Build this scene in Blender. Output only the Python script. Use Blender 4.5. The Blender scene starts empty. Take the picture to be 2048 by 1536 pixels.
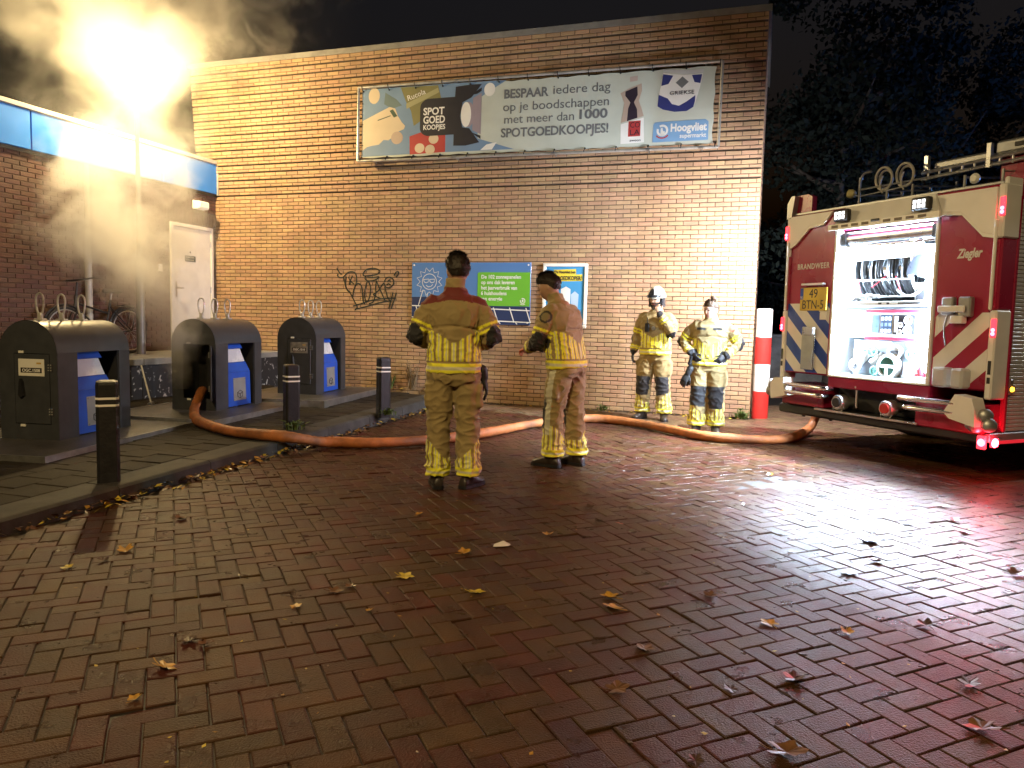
import bpy, bmesh, math, random
import numpy as np
from mathutils import Vector, Matrix, noise as mnoise
R = math.radians
random.seed(7)
scene = bpy.context.scene
COL = scene.collection

# ------------------------------------------------------------------ camera
cam_d = bpy.data.cameras.new('camera'); cam = bpy.data.objects.new('camera', cam_d); COL.objects.link(cam)
cam_d.sensor_width = 36.0; cam_d.lens = 1500 / 2048 * 36.0; cam_d.clip_end = 400; cam_d.clip_start = .05
cam.matrix_world = Matrix.Translation((0, 0, 1.34)) @ Matrix.Rotation(R(90 - 4.88), 4, 'X') @ Matrix.Rotation(R(1.32), 4, 'Z')
scene.camera = cam
# ------------------------------------------------------------------ night sky
world = bpy.data.worlds.new('World'); scene.world = world; world.use_nodes = True
wn = world.node_tree.nodes; wl = world.node_tree.links
bgn = wn['Background']; sky = wn.new('ShaderNodeTexSky'); sky.sky_type = 'NISHITA'; sky.sun_disc = False
sky.sun_elevation = R(-3.0); sky.sun_rotation = R(200); sky.altitude = 0
wl.new(sky.outputs[0], bgn.inputs[0]); bgn.inputs[1].default_value = 0.12
# ------------------------------------------------------------------ exposure / render
vs = scene.view_settings; vs.view_transform = 'Standard'; vs.look = 'None'; vs.exposure = 0.28; vs.gamma = 1.0; vs.use_curve_mapping = False
scene.render.engine = 'CYCLES'
cy = scene.cycles
cy.use_denoising = True
cy.max_bounces = 6; cy.diffuse_bounces = 3; cy.glossy_bounces = 3; cy.transmission_bounces = 4; cy.volume_bounces = 3; cy.use_adaptive_sampling = True; cy.adaptive_threshold = .02; cy.transparent_max_bounces = 8
cy.sample_clamp_indirect = 6.0; cy.sample_clamp_direct = 0.0
cy.volume_step_rate = 4.0; cy.volume_max_steps = 160
cy.caustics_reflective = False; cy.caustics_refractive = False
# lamp colours and powers used by the lamp builders below
WARM = (1.0, .72, .325); COOL = (.66, .82, 1.0); RED = (1.0, .03, .05)
P_STREET, P_STREET2, P_FLOOD, P_FLOOD2, P_REAR = 950, 2500, 400, 150, 2100

# ------------------------------------------------------------------ helpers
MATS = {}
def nd(nt, t, **kw):
    n = nt.nodes.new(t)
    for k, v in kw.items():
        setattr(n, k, v)
    return n
def mat(name, col, rough=.55, metal=0.0, var=.12, scale=6.0, bump=0.0, bscale=60.0, spec=.5, coat=0.0, island=0.0, emit=None, estr=0.0, alpha=1.0, trans=0.0, dirt=0.0, rvar=.1, vcol=False, sheen=0.0):
    """procedural principled material: noise-varied colour and roughness, optional bump, per-island tint"""
    if name in MATS:
        return MATS[name]
    m = bpy.data.materials.new(name); m.use_nodes = True; MATS[name] = m
    nt = m.node_tree; b = nt.nodes['Principled BSDF']; L = nt.links.new
    tc = nd(nt, 'ShaderNodeTexCoord'); vec = tc.outputs['Object']
    if island: vec = nd(nt, 'ShaderNodeNewGeometry').outputs['Position']      # pieces sharing a mesh must not share their blotches
    n1 = nd(nt, 'ShaderNodeTexNoise'); n1.inputs['Scale'].default_value = scale; n1.inputs['Detail'].default_value = 5
    L(vec, n1.inputs['Vector'])
    hsv = nd(nt, 'ShaderNodeHueSaturation')
    if vcol:
        a = nd(nt, 'ShaderNodeVertexColor', layer_name='col'); L(a.outputs[0], hsv.inputs['Color'])
    else:
        hsv.inputs['Color'].default_value = (*col, 1)
    mr = nd(nt, 'ShaderNodeMapRange'); mr.inputs[1].default_value = .3; mr.inputs[2].default_value = .7
    mr.inputs[3].default_value = 1 - var; mr.inputs[4].default_value = 1 + var
    L(n1.outputs[0], mr.inputs[0]); val = mr.outputs[0]
    if island:
        g = nd(nt, 'ShaderNodeNewGeometry'); oi = nd(nt, 'ShaderNodeObjectInfo')
        ad = nd(nt, 'ShaderNodeMath', operation='ADD'); L(g.outputs['Random Per Island'], ad.inputs[0]); L(oi.outputs['Random'], ad.inputs[1])
        fr = nd(nt, 'ShaderNodeMath', operation='FRACT'); L(ad.outputs[0], fr.inputs[0])
        m2 = nd(nt, 'ShaderNodeMapRange'); m2.inputs[3].default_value = 1 - island; m2.inputs[4].default_value = 1 + island; L(fr.outputs[0], m2.inputs[0])
        mu = nd(nt, 'ShaderNodeMath', operation='MULTIPLY'); L(val, mu.inputs[0]); L(m2.outputs[0], mu.inputs[1]); val = mu.outputs[0]
        m3 = nd(nt, 'ShaderNodeMath', operation='MULTIPLY_ADD'); L(fr.outputs[0], m3.inputs[0]); m3.inputs[1].default_value = 7.31; m3.inputs[2].default_value = 0
        f3 = nd(nt, 'ShaderNodeMath', operation='FRACT'); L(m3.outputs[0], f3.inputs[0])
        m4 = nd(nt, 'ShaderNodeMapRange'); m4.inputs[3].default_value = .5 - .035 * min(1, island * 4); m4.inputs[4].default_value = .5 + .02 * min(1, island * 4); L(f3.outputs[0], m4.inputs[0]); L(m4.outputs[0], hsv.inputs['Hue'])
    L(val, hsv.inputs['Value'])
    out = hsv.outputs[0]
    if dirt:
        n3 = nd(nt, 'ShaderNodeTexNoise'); n3.inputs['Scale'].default_value = 1.7; n3.inputs['Detail'].default_value = 8; n3.inputs['Roughness'].default_value = .65
        L(vec, n3.inputs['Vector'])
        r3 = nd(nt, 'ShaderNodeMapRange'); r3.inputs[1].default_value = .48; r3.inputs[2].default_value = .68; r3.inputs[4].default_value = dirt; L(n3.outputs[0], r3.inputs[0])
        mx = nd(nt, 'ShaderNodeMixRGB'); mx.inputs[2].default_value = (.035, .028, .02, 1); L(r3.outputs[0], mx.inputs[0]); L(out, mx.inputs[1]); out = mx.outputs[0]
    L(out, b.inputs['Base Color'])
    n2 = nd(nt, 'ShaderNodeTexNoise'); n2.inputs['Scale'].default_value = bscale; n2.inputs['Detail'].default_value = 4; L(vec, n2.inputs['Vector'])
    rr = nd(nt, 'ShaderNodeMapRange'); rr.inputs[3].default_value = max(.02, rough - rvar); rr.inputs[4].default_value = min(1, rough + rvar); L(n1.outputs[0], rr.inputs[0]); L(rr.outputs[0], b.inputs['Roughness'])
    b.inputs['Metallic'].default_value = metal; b.inputs['Specular IOR Level'].default_value = spec
    b.inputs['Coat Weight'].default_value = coat; b.inputs['Coat Roughness'].default_value = .08
    b.inputs['Sheen Weight'].default_value = sheen
    if trans:
        b.inputs['Transmission Weight'].default_value = trans
    if alpha < 1:
        b.inputs['Alpha'].default_value = alpha
    if bump:
        bp = nd(nt, 'ShaderNodeBump'); bp.inputs['Strength'].default_value = bump; bp.inputs['Distance'].default_value = .01; L(n2.outputs[0], bp.inputs['Height']); L(bp.outputs[0], b.inputs['Normal'])
    if emit:
        b.inputs['Emission Color'].default_value = (*emit, 1); b.inputs['Emission Strength'].default_value = estr
    return m

class MB:
    """collects polygons of one piece"""
    def __init__(s): s.v = []; s.f = []; s.m = []; s.mi = 0
    def add(s, vs, fs):
        o = len(s.v); s.v += [tuple(p) for p in vs]; s.f += [tuple(i + o for i in f) for f in fs]; s.m += [s.mi] * len(fs); return s
    def box(s, x0, y0, z0, x1, y1, z1):
        x0, x1 = min(x0, x1), max(x0, x1); y0, y1 = min(y0, y1), max(y0, y1); z0, z1 = min(z0, z1), max(z0, z1)
        return s.add([(x, y, z) for z in (z0, z1) for y in (y0, y1) for x in (x0, x1)], [(0, 2, 3, 1), (4, 5, 7, 6), (0, 1, 5, 4), (2, 6, 7, 3), (0, 4, 6, 2), (1, 3, 7, 5)])
    def cbox(s, x0, y0, z0, x1, y1, z1, c=.01):
        """box with chamfered edges"""
        x0, x1 = min(x0, x1), max(x0, x1); y0, y1 = min(y0, y1), max(y0, y1); z0, z1 = min(z0, z1), max(z0, z1)
        c = min(c, (x1 - x0) * .45, (y1 - y0) * .45, (z1 - z0) * .45)
        X = (x0, x1); Y = (y0, y1); Z = (z0, z1); vs = []; idx = {}
        for i in (0, 1):
            for j in (0, 1):
                for k in (0, 1):
                    for a in range(3):
                        p = [X[i], Y[j], Z[k]]
                        for b in range(3):
                            if b != a: p[b] += c * (1 if (i, j, k)[b] == 0 else -1)
                        idx[i, j, k, a] = len(vs); vs.append(p)
        g = lambda *q: idx[q]; fs = []
        for a in range(3):
            b, d = (a + 1) % 3, (a + 2) % 3
            for sgn in (0, 1):
                q = []
                for (u, w) in ((0, 0), (1, 0), (1, 1), (0, 1)):
                    t = [0, 0, 0]; t[a] = sgn; t[b] = u; t[d] = w; q.append(g(*t, a))
                fs.append(tuple(q if sgn else q[::-1]))
        for a in range(3):
            b, d = (a + 1) % 3, (a + 2) % 3
            for u in (0, 1):
                for w in (0, 1):
                    t0 = [0, 0, 0]; t1 = [0, 0, 0]; t1[a] = 1
                    for t in (t0, t1): t[b] = u; t[d] = w
                    q = (g(*t0, b), g(*t1, b), g(*t1, d), g(*t0, d)); fs.append(q if u == w else q[::-1])
        for i in (0, 1):
            for j in (0, 1):
                for k in (0, 1):
                    q = (g(i, j, k, 0), g(i, j, k, 1), g(i, j, k, 2)); fs.append(q if (i + j + k) % 2 else q[::-1])
        return s.add(vs, fs)
    def loft(s, rings, cap=True, close=True):
        n = len(rings[0]); o = len(s.v); fs = []
        for r in range(len(rings) - 1):
            for k in range(n if close else n - 1):
                a = r * n + k; b = r * n + (k + 1) % n; fs.append((a, b, b + n, a + n))
        if cap: fs += [tuple(range(n - 1, -1, -1)), tuple((len(rings) - 1) * n + k for k in range(n))]
        return s.add([p for r in rings for p in r], fs)
    def cyl(s, p, q, r, n=14, r2=None, cap=True):
        p, q = Vector(p), Vector(q); d = (q - p).normalized(); u = d.orthogonal().normalized(); w = d.cross(u)
        ring = lambda c, rr: [c + (u * math.cos(2 * math.pi * k / n) + w * math.sin(2 * math.pi * k / n)) * rr for k in range(n)]
        return s.loft([ring(p, r), ring(q, r if r2 is None else r2)], cap)
    def tube(s, pts, r, n=10, cap=True, closed=False):
        pts = [Vector(p) for p in pts]; m = len(pts); rs = r if isinstance(r, (list, tuple)) else [r] * m
        rings = []; u = None
        for i, p in enumerate(pts):
            a = pts[i - 1] if (i or closed) else p; b = pts[(i + 1) % m] if (i < m - 1 or closed) else p
            d = (b - a).normalized()
            u = d.orthogonal().normalized() if u is None else (u - d * u.dot(d)).normalized()
            w = d.cross(u)
            rings.append([p + (u * math.cos(2 * math.pi * k / n) + w * math.sin(2 * math.pi * k / n)) * rs[i] for k in range(n)])
        if closed: return s.loft(rings + [rings[0]], False)
        return s.loft(rings, cap)
    def torus(s, c, ax, R0, r, n=36, k=8):
        c = Vector(c); ax = Vector(ax).normalized(); u = ax.orthogonal().normalized(); w = ax.cross(u)
        return s.tube([c + (u * math.cos(2 * math.pi * i / n) + w * math.sin(2 * math.pi * i / n)) * R0 for i in range(n)], r, k, closed=True)
    def lathe(s, c, ax, prof, n=24):
        c = Vector(c); ax = Vector(ax).normalized(); u = ax.orthogonal().normalized(); w = ax.cross(u)
        return s.loft([[c + ax * h + (u * math.cos(2 * math.pi * i / n) + w * math.sin(2 * math.pi * i / n)) * max(r, 1e-4) for i in range(n)] for r, h in prof])
    def prism(s, poly, f0, f1):
        """poly 2D points; f0/f1 map (a,b)->3D for both faces"""
        n = len(poly); vs = [f0(*p) for p in poly] + [f1(*p) for p in poly]
        return s.add(vs, [tuple(range(n)), tuple(range(2 * n - 1, n - 1, -1))] + [(i, n + i, n + (i + 1) % n, (i + 1) % n) for i in range(n)])
    def mesh(s, name, smooth=False):
        me = bpy.data.meshes.new(name); me.from_pydata(s.v, [], s.f)
        if any(s.m): me.polygons.foreach_set('material_index', s.m)
        bm = bmesh.new(); bm.from_mesh(me); bmesh.ops.recalc_face_normals(bm, faces=bm.faces); bm.to_mesh(me); bm.free()
        if smooth: smooth_by_angle(me, 40 if smooth is True else smooth)
        return me
    def build(s, name, m, parent=None, smooth=False, **kw):
        return obj(name, s.mesh(name, smooth), m, parent, **kw)

def smooth_by_angle(me, ang):
    me.polygons.foreach_set('use_smooth', [True] * len(me.polygons))
    try:
        me.set_sharp_from_angle(angle=R(ang))
    except Exception:
        pass
def obj(name, me, m=None, parent=None, loc=None, rot=None, **tags):
    o = bpy.data.objects.new(name, me); COL.objects.link(o)
    if m is not None and me is not None and not me.materials:
        for x in (m if isinstance(m, (list, tuple)) else [m]): me.materials.append(x)
    if parent: o.parent = parent
    if loc is not None: o.location = loc
    if rot is not None: o.rotation_euler = rot
    for k, v in tags.items(): o[k] = v
    return o
def thing(name, label, cat, loc=(0, 0, 0), rz=0.0, group=None):
    o = bpy.data.objects.new(name, None); COL.objects.link(o); o.location = loc; o.rotation_euler = (0, 0, rz)
    o['label'] = label; o['category'] = cat
    if group: o['group'] = group
    return o
def tag(o, label, cat, group=None):
    o['label'] = label; o['category'] = cat
    if group: o['group'] = group
    return o
def text_mesh(txt, size, bold=0.0, align='LEFT', space=1.0, extr=.0008, shear=0.0):
    c = bpy.data.curves.new('t', 'FONT'); c.body = txt; c.size = size; c.align_x = align; c.space_character = space
    c.offset = bold * size; c.extrude = extr; c.shear = shear; c.resolution_u = 3; c.fill_mode = 'BOTH'
    o = bpy.data.objects.new('t', c); COL.objects.link(o)
    me = bpy.data.meshes.new_from_object(o.evaluated_get(bpy.context.evaluated_depsgraph_get()))
    bpy.data.objects.remove(o); bpy.data.curves.remove(c)
    me.materials.clear(); return me
def text(name, txt, size, m, parent, M, width=None, **kw):
    """flat lettering in the local XZ plane given by matrix M; width fits it"""
    me = text_mesh(txt, size, **kw)
    if width:
        xs = [v.co.x for v in me.vertices]; f = width / max(1e-6, max(xs) - min(xs)); x0 = min(xs)
        me.transform(Matrix.Translation((x0, 0, 0)) @ Matrix.Diagonal((f, 1, 1, 1)) @ Matrix.Translation((-x0, 0, 0)))
    me.transform(M @ Matrix.Rotation(R(90), 4, 'X'))
    return obj(name, me, m, parent)
def T(x, y, z, rz=0.0, tilt=0.0): return Matrix.Translation((x, y, z)) @ Matrix.Rotation(rz, 4, 'Z') @ Matrix.Rotation(tilt, 4, 'Y')
def sheet(poly, y, th=.001):
    """flat printed patch in the XZ plane at depth y"""
    b = MB(); b.prism(poly, lambda a, c: (a, y, c), lambda a, c: (a, y + th, c)); return b
def lamp(name, kind, power, col, parent, loc, rot=(0, 0, 0), size=.1, size_y=None, spread=None, spot=None, blend=.3):
    d = bpy.data.lights.new(name, kind); d.energy = power; d.color = col
    if kind == 'AREA':
        d.shape = 'RECTANGLE'; d.size = size; d.size_y = size_y or size
        if spread: d.spread = spread
    else:
        d.shadow_soft_size = size
        if kind == 'SPOT': d.spot_size = spot; d.spot_blend = blend
    o = bpy.data.objects.new(name, d); COL.objects.link(o); o.parent = parent; o.location = loc; o.rotation_euler = rot
    return o
def crom(pts, n=8):
    """Catmull-Rom through points"""
    P = [Vector(p) for p in pts]; P = [P[0] * 2 - P[1]] + P + [P[-1] * 2 - P[-2]]; out = []
    for i in range(1, len(P) - 2):
        a, b, c, d = P[i - 1:i + 3]
        for k in range(n):
            t = k / n; out.append(.5 * ((2 * b) + (c - a) * t + (2 * a - 5 * b + 4 * c - d) * t * t + (3 * b - a - 3 * c + d) * t ** 3))
    out.append(P[-2]); return out

# frames of the place
TH = R(-18.25)                                   # supermarket wall runs right and towards the camera
WALL = Matrix.Translation((2.864, 10.94, 0)) @ Matrix.Rotation(TH, 4, 'Z')   # x along wall, -y out of the wall
KD = Vector((math.cos(R(75)), math.sin(R(75)), 0)); KP = Vector((-2.77, 5.24, 0)); KN = Vector((-KD.y, KD.x, 0))  # kerb line, KN towards the pavement
def pave_z(y): return .10 + .008 * (y - 5)
# ------------------------------------------------------------------ ground, road pavers, pavement, kerb
M_joint = mat('wet_joint_sand', (.018, .014, .011), .55, var=.3, scale=30, bump=.3, bscale=200)
M_paver = mat('wet_concrete_paver', (.060, .026, .0115), .32, var=.28, scale=7, bump=.5, bscale=150, island=.26, rvar=.16, spec=.14, dirt=.45)
M_far = mat('far_brick_road', (.07, .045, .033), .4, var=.3, scale=3, bump=.3, bscale=40)
M_tile = mat('pavement_slab', (.030, .025, .019), .68, var=.3, scale=5, bump=.35, bscale=120, island=.10, dirt=.7, spec=.10, rvar=.06)
M_kerb = mat('kerb_concrete', (.058, .056, .053), .66, var=.3, scale=6, bump=.3, bscale=90, island=.08, dirt=.5, spec=.12)
b = MB(); b.add([(-90, -60, -.03), (120, -60, -.03), (120, 140, -.03), (-90, 140, -.03)], [(0, 1, 2, 3)])
ground = b.build('ground', M_far); ground['kind'] = 'structure'
b = MB(); b.add([(-6.5, -3, -.012), (16, -3, -.012), (16, 15, -.012), (-6.5, 15, -.012)], [(0, 1, 2, 3)])
road = b.build('road', M_joint); road['kind'] = 'structure'

def paver_mesh(hx, hy, h=.05, c=.0042):
    v = []
    for (dx, dy, z) in ((0, 0, -h), (0, 0, -c * .8), (c, c, 0)):
        for sx, sy in ((-1, -1), (1, -1), (1, 1), (-1, 1)): v.append((sx * (hx - dx), sy * (hy - dy), z))
    f = [(8, 9, 10, 11)]
    for r in (0, 4):
        for k in range(4): f.append((r + k, r + (k + 1) % 4, r + 4 + (k + 1) % 4, r + 4 + k))
    return v, f
GA = .1015; PA = R(24.5); ca, sa = math.cos(PA), math.sin(PA)
rnd = random.Random(3)
pv, pf = paver_mesh(GA - .0024, GA / 2 - .0024)
spots = []
for i in range(-45, 150):
    for j in range(-90, 150):
        k = (i + j) % 4
        if k == 0: cx, cyy, o = (i + 1) * GA, (j + .5) * GA, 0
        elif k == 2: cx, cyy, o = (i + .5) * GA, (j + 1) * GA, 1
        else: continue
        x = cx * ca - cyy * sa; y = cx * sa + cyy * ca
        if y < 1.3 or y > 12.6 or x < -.78 * y - .9 or x > .80 * y + 1.2: continue
        if (Vector((x, y, 0)) - KP).dot(KN) > -.06: continue
        wl_ = WALL.inverted() @ Vector((x, y, 0))
        if wl_.y > -.12 and wl_.x < .62: continue
        dz = rnd.uniform(-.0025, .002) + .006 * mnoise.noise(Vector((x * .6, y * .6, 3))); dz -= .006 if rnd.random() < .03 else 0; tx = rnd.gauss(0, .008); ty = rnd.gauss(0, .008); ra = PA + o * math.pi / 2 + rnd.gauss(0, .008)
        # sunk patch near the truck
        dz -= .012 * math.exp(-((x - 2.2) ** 2 / .5 + (y - 6.4) ** 2 / .25))
        spots.append((x, y, dz, tx, ty, ra))
spots.sort(key=lambda s: s[0] ** 2 + s[1] ** 2 + (0 if abs(s[0]) < .69 * s[1] + .05 and s[1] > 2.05 else 900))
pm = bpy.data.meshes.new('paver'); pm.from_pydata(pv, [], pf); pm.materials.append(M_paver)
for s in spots[:300]:
    obj('paver', pm, None, road, (s[0], s[1], s[2]), (s[3], s[4], s[5]))
V = np.array(pv); S = np.array(spots[300:]); cs, sn = np.cos(S[:, 5])[:, None], np.sin(S[:, 5])[:, None]
X = V[None, :, 0] * cs - V[None, :, 1] * sn; Y = V[None, :, 0] * sn + V[None, :, 1] * cs
Z = V[None, :, 2] + S[:, 2][:, None] + S[:, 3][:, None] * V[None, :, 1] - S[:, 4][:, None] * V[None, :, 0]
P = np.stack([X + S[:, 0][:, None], Y + S[:, 1][:, None], Z], -1).reshape(-1, 3)
Fq = (np.array(pf)[None] + (np.arange(len(S)) * 12)[:, None, None]).reshape(-1, 4)
M_tanp = mat('tan_floodlit_clinker_paver', (.15, .095, .052), .42, var=.25, scale=7, bump=.5, bscale=150, island=.2, rvar=.14, spec=.3, dirt=.4)  # tan brick by the wall, with floodlight brightness also put into its colour
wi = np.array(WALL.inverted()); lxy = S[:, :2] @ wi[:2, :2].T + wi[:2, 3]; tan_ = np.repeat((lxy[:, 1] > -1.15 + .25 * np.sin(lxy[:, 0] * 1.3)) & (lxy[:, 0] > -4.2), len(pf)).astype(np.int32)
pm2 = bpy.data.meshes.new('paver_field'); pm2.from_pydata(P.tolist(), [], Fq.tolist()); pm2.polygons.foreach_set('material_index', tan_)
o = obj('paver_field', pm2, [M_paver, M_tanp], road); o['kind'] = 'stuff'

# raised pavement: slabs over a bed, rising gently to the wall
def kpt(t, d, z=None):
    p = KP + KD * t + KN * d; return (p.x, p.y, pave_z(p.y) if z is None else z)
b = MB(); q = [kpt(-6, .12), kpt(6.6, .12), kpt(6.6, 8), kpt(-6, 8)]
b.add([(x, y, z - .012) for x, y, z in q] + [(x, y, -.03) for x, y, z in q], [(0, 1, 2, 3), (0, 4, 5, 1), (1, 5, 6, 2), (2, 6, 7, 3), (3, 7, 4, 0)])
pavement = b.build('pavement', M_joint); pavement['kind'] = 'structure'
tb = MB(); tb.cbox(-.148, -.148, -.06, .148, .148, 0, .005); tme = tb.mesh('slab'); tme.materials.append(M_tile)
sl = math.atan(.008)
for i in range(-17, 22):
    for j in range(0, 14):
        t = i * .303 + (.15 if j % 2 else 0); d = .44 + j * .303
        p = kpt(t, d)
        if p[1] < 3.2 or p[0] < -.75 * p[1] - .6 or d > 3.6: continue
        w_ = WALL.inverted() @ Vector((p[0], p[1], 0))
        if w_.y > -.2 or w_.x < -7.3: continue
        obj('slab', tme, None, pavement, (p[0], p[1], p[2] + rnd.uniform(-.002, .002)), (sl + rnd.gauss(0, .006), rnd.gauss(0, .006), R(75)))
kerb = thing('kerb', 'concrete kerb stones edging the raised pavement beside the bins', 'kerb')
for i in range(-5, 7):
    t = i * 1.0
    p0 = kpt(t + .004, 0); p1 = kpt(t + .996, 0)
    b = MB(); drop = 0 if i < 6 else .06
    prof = [(-.005, -.05), (.0, .0), (.022, 1), (.035, 1.0), (.135, 1.0), (.135, -.05)]
    rings = []
    for tt in (t + .004, t + .996):
        top = kpt(tt, 0)[2] - drop; r_ = []
        for d, zz in prof:
            z = top - .02 if zz == 0 else (top if zz == 1 else -.05)
            if zz == 1 and d == .022: z = top - .004
            x, y, _ = kpt(tt, d); r_.append((x, y, z))
        rings.append(r_)
    b.loft(rings); b.build('kerb_stone', M_kerb, kerb)
    # flat top course of concrete slabs behind the kerb
    b = MB(); rings = []
    for tt in (t + .01, t + .99):
        rings.append([(*kpt(tt, .138)[:2], -.02), (*kpt(tt, .138)[:2], kpt(tt, .138)[2] - .004), (*kpt(tt, .286)[:2], kpt(tt, .286)[2] - .002), (*kpt(tt, .286)[:2], -.02)])
    b.loft(rings); b.build('kerb_slab', M_kerb, kerb)

# ------------------------------------------------------------------ supermarket building
M_brick = mat('orange_brown_brick', (.41, .265, .150), .72, var=.14, scale=3, bump=.35, bscale=80, island=.11, dirt=.18)
M_mortar = mat('dark_mortar', (.115, .082, .055), .9, var=.2, scale=20, bump=.3, bscale=150)
M_coping = mat('roof_edge_metal', (.32, .31, .29), .45, metal=.3, var=.15)
bld = thing('brick_building', 'large windowless supermarket building of orange-brown brick', 'building'); bld.matrix_world = WALL
BP, CH = .2205, .0648         # brick pitch and course height
Z0 = 3.41; NC0 = int(round(Z0 / CH)); CH = Z0 / NC0
X0, X1, ZT = -9.05, .60, 5.70
def off(c):
    """how far a course stands out: above the shadow joint every second course steps forward"""
    return 0.0 if c < NC0 else .012 + .0115 * ((c - NC0) // 2)
nct = int((ZT - .06) / CH)
b = MB()
for c in range(-1, nct):     # mortar core, stepped with the courses
    o_ = off(max(c, 0)) - .009
    if c >= NC0 and (c - NC0) % 2 == 0:      # deep shadow joint under every forward step
        b.box(X0 + .05, -o_ + .035, c * CH, X1 - .04, 3.2, c * CH + .014); b.box(X0 + .01, -o_, c * CH + .014, X1 - .008, 3.2, (c + 1) * CH); continue
    b.box(X0 + .01, -o_, c * CH, X1 - .008, 3.2, (c + 1) * CH)
b.build('mortar_core', M_mortar, bld)
bl = []
def brick_row(c, face):
    z = (c + .5) * CH + (.008 if c >= NC0 and (c - NC0) % 2 == 0 else 0); o_ = off(c)
    if face == 'front':
        x = X0 + (0 if c % 2 else -BP / 2) 
        while x < X1 - .02:
            a, e = max(x, X0), min(x + BP, X1)
            if e - a > .05: bl.append((a + .005, e - .005 if e < X1 else e, -o_, -o_ + .1, z, 0))
            x += BP
    else:
        y = -o_ + (.11 if c % 2 else 0)
        while y < 3.1:
            bl.append((X1 - .09, X1, y + (.005 if y > -o_ + .05 else .101), min(y + BP, 3.1) - .005, z, 1)); y += BP
for c in range(0, nct):
    brick_row(c, 'front')
    brick_row(c, 'side')
hb = CH / 2 - .0052
inv = WALL
def wd(s): return (inv @ Vector(((s[0] + s[1]) / 2, s[2], s[4]))).length
front = [s for s in bl if s[5] == 0 and s[4] > .25 and s[4] < Z0]
front.sort(key=lambda s: wd(s) + (50 if (s[1] - s[0]) < .18 else 0)); chosen = front[:300]; cset = set(map(id, chosen))
def bmesh_box(L, D, h, c=.004):
    b = MB(); x, y, z = L / 2, D, h
    v = [(-x + c, 0, -z + c), (x - c, 0, -z + c), (x - c, 0, z - c), (-x + c, 0, z - c), (-x, c, -z), (x, c, -z), (x, c, z), (-x, c, z), (-x, y, -z), (x, y, -z), (x, y, z), (-x, y, z)]
    f = [(0, 1, 2, 3)] + [(4 + k, 4 + (k + 1) % 4, (k + 1) % 4, k) for k in range(4)] + [(8 + k, 8 + (k + 1) % 4, 4 + (k + 1) % 4, 4 + k) for k in range(4)]
    b.add(v, f); return b
bm_full = bmesh_box(BP - .010, .1, hb).mesh('brick'); bm_full.materials.append(M_brick)
rb = random.Random(5)
for s in chosen:
    obj('brick', bm_full, None, bld, ((s[0] + s[1]) / 2, s[2] + rb.uniform(-.0015, .002), s[4]), (rb.gauss(0, .008), 0, rb.gauss(0, .004)))
def deep(z): c = int(z / CH); return c >= NC0 and (c - NC0) % 2 == 0
def bulk_bricks(name, lst, m, parent, side_axis=1):
    vs, fs = [], []
    for s in lst:
        o0 = len(vs)
        if s[5] == 0:
            dx = rb.uniform(-.0015, .0018); hx = (s[1] - s[0]) / 2; cx = (s[0] + s[1]) / 2
            h_ = hb - (.008 if deep(s[4]) else 0)
            for v in bmesh_box(hx * 2, s[3] - s[2], h_).v: vs.append((cx + v[0], s[2] + dx + v[1], s[4] + v[2]))
        else:
            dx = rb.uniform(-.0015, .0018); hy = (s[3] - s[2]) / 2; cy_ = (s[2] + s[3]) / 2
            for v in bmesh_box(hy * 2, s[1] - s[0], hb).v: vs.append((s[1] + dx - v[1], cy_ + v[0], s[4] + v[2]))
        fs += [tuple(i + o0 for i in f) for f in [(0, 1, 2, 3)] + [(4 + k, 4 + (k + 1) % 4, (k + 1) % 4, k) for k in range(4)] + [(8 + k, 8 + (k + 1) % 4, 4 + (k + 1) % 4, 4 + k) for k in range(4)]]
    me = bpy.data.meshes.new(name); me.from_pydata(vs, [], fs)
    bm = bmesh.new(); bm.from_mesh(me); bmesh.ops.recalc_face_normals(bm, faces=bm.faces); bm.to_mesh(me); bm.free()
    o = obj(name, me, m, parent); o['kind'] = 'stuff'; return o
bulk_bricks('brick_field', [s for s in bl if id(s) not in cset], M_brick, bld)
OT = off(nct - 1)
b = MB(); b.box(X0 - .03, -OT - .035, nct * CH, X1 + .035, 3.25, nct * CH + .012); b.box(X0 - .03, -OT - .037, nct * CH - .012, X1 + .037, -OT - .03, nct * CH + .075); b.box(X1 + .03, -OT - .03, nct * CH - .012, X1 + .037, 3.25, nct * CH + .075); b.box(X0 - .03, -OT - .03, nct * CH + .063, X1 + .03, -OT + .2, nct * CH + .075)
b.build('roof_coping', M_coping, bld)
b = MB(); b.box(X0, 3.2, 0, X1 - 1, 9, 5.6); b.build('rear_block', M_mortar, bld)

# ------------------------------------------------------------------ low brick annexe with blue fascia
M_brick2 = mat('dark_red_brick', (.10, .048, .035), .75, var=.2, scale=5, bump=.35, bscale=80, island=.15)
M_blue = mat('blue_fascia_panel', (.035, .27, .90), .35, var=.06, scale=3, spec=.5)
M_white = mat('white_paint', (.84, .83, .80), .4, var=.05, scale=8, dirt=.1)
M_trim = mat('white_roof_trim', (.62, .60, .55), .45, var=.1)
M_conc = mat('grey_concrete', (.26, .25, .225), .75, var=.2, scale=4, bump=.3, bscale=70, dirt=.6)
M_black = mat('black_plastic', (.012, .012, .014), .45, var=.2)
M_steel = mat('galvanised_steel', (.55, .55, .54), .32, metal=.9, var=.15, scale=14)
M_lens = mat('opal_lamp_cover', (.85, .84, .8), .3, emit=(1, .9, .7), estr=.25)
low = thing('brick_annexe', 'low annexe with blue fascia panels, white door and dark brick wall', 'building'); low.matrix_world = WALL
XL = -8.68; YE = -8.5
b = MB(); b.box(XL - 6, YE, 0, XL - .012, .05, 3.42); b.build('mortar_core', M_mortar, low)
bl = []
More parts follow.
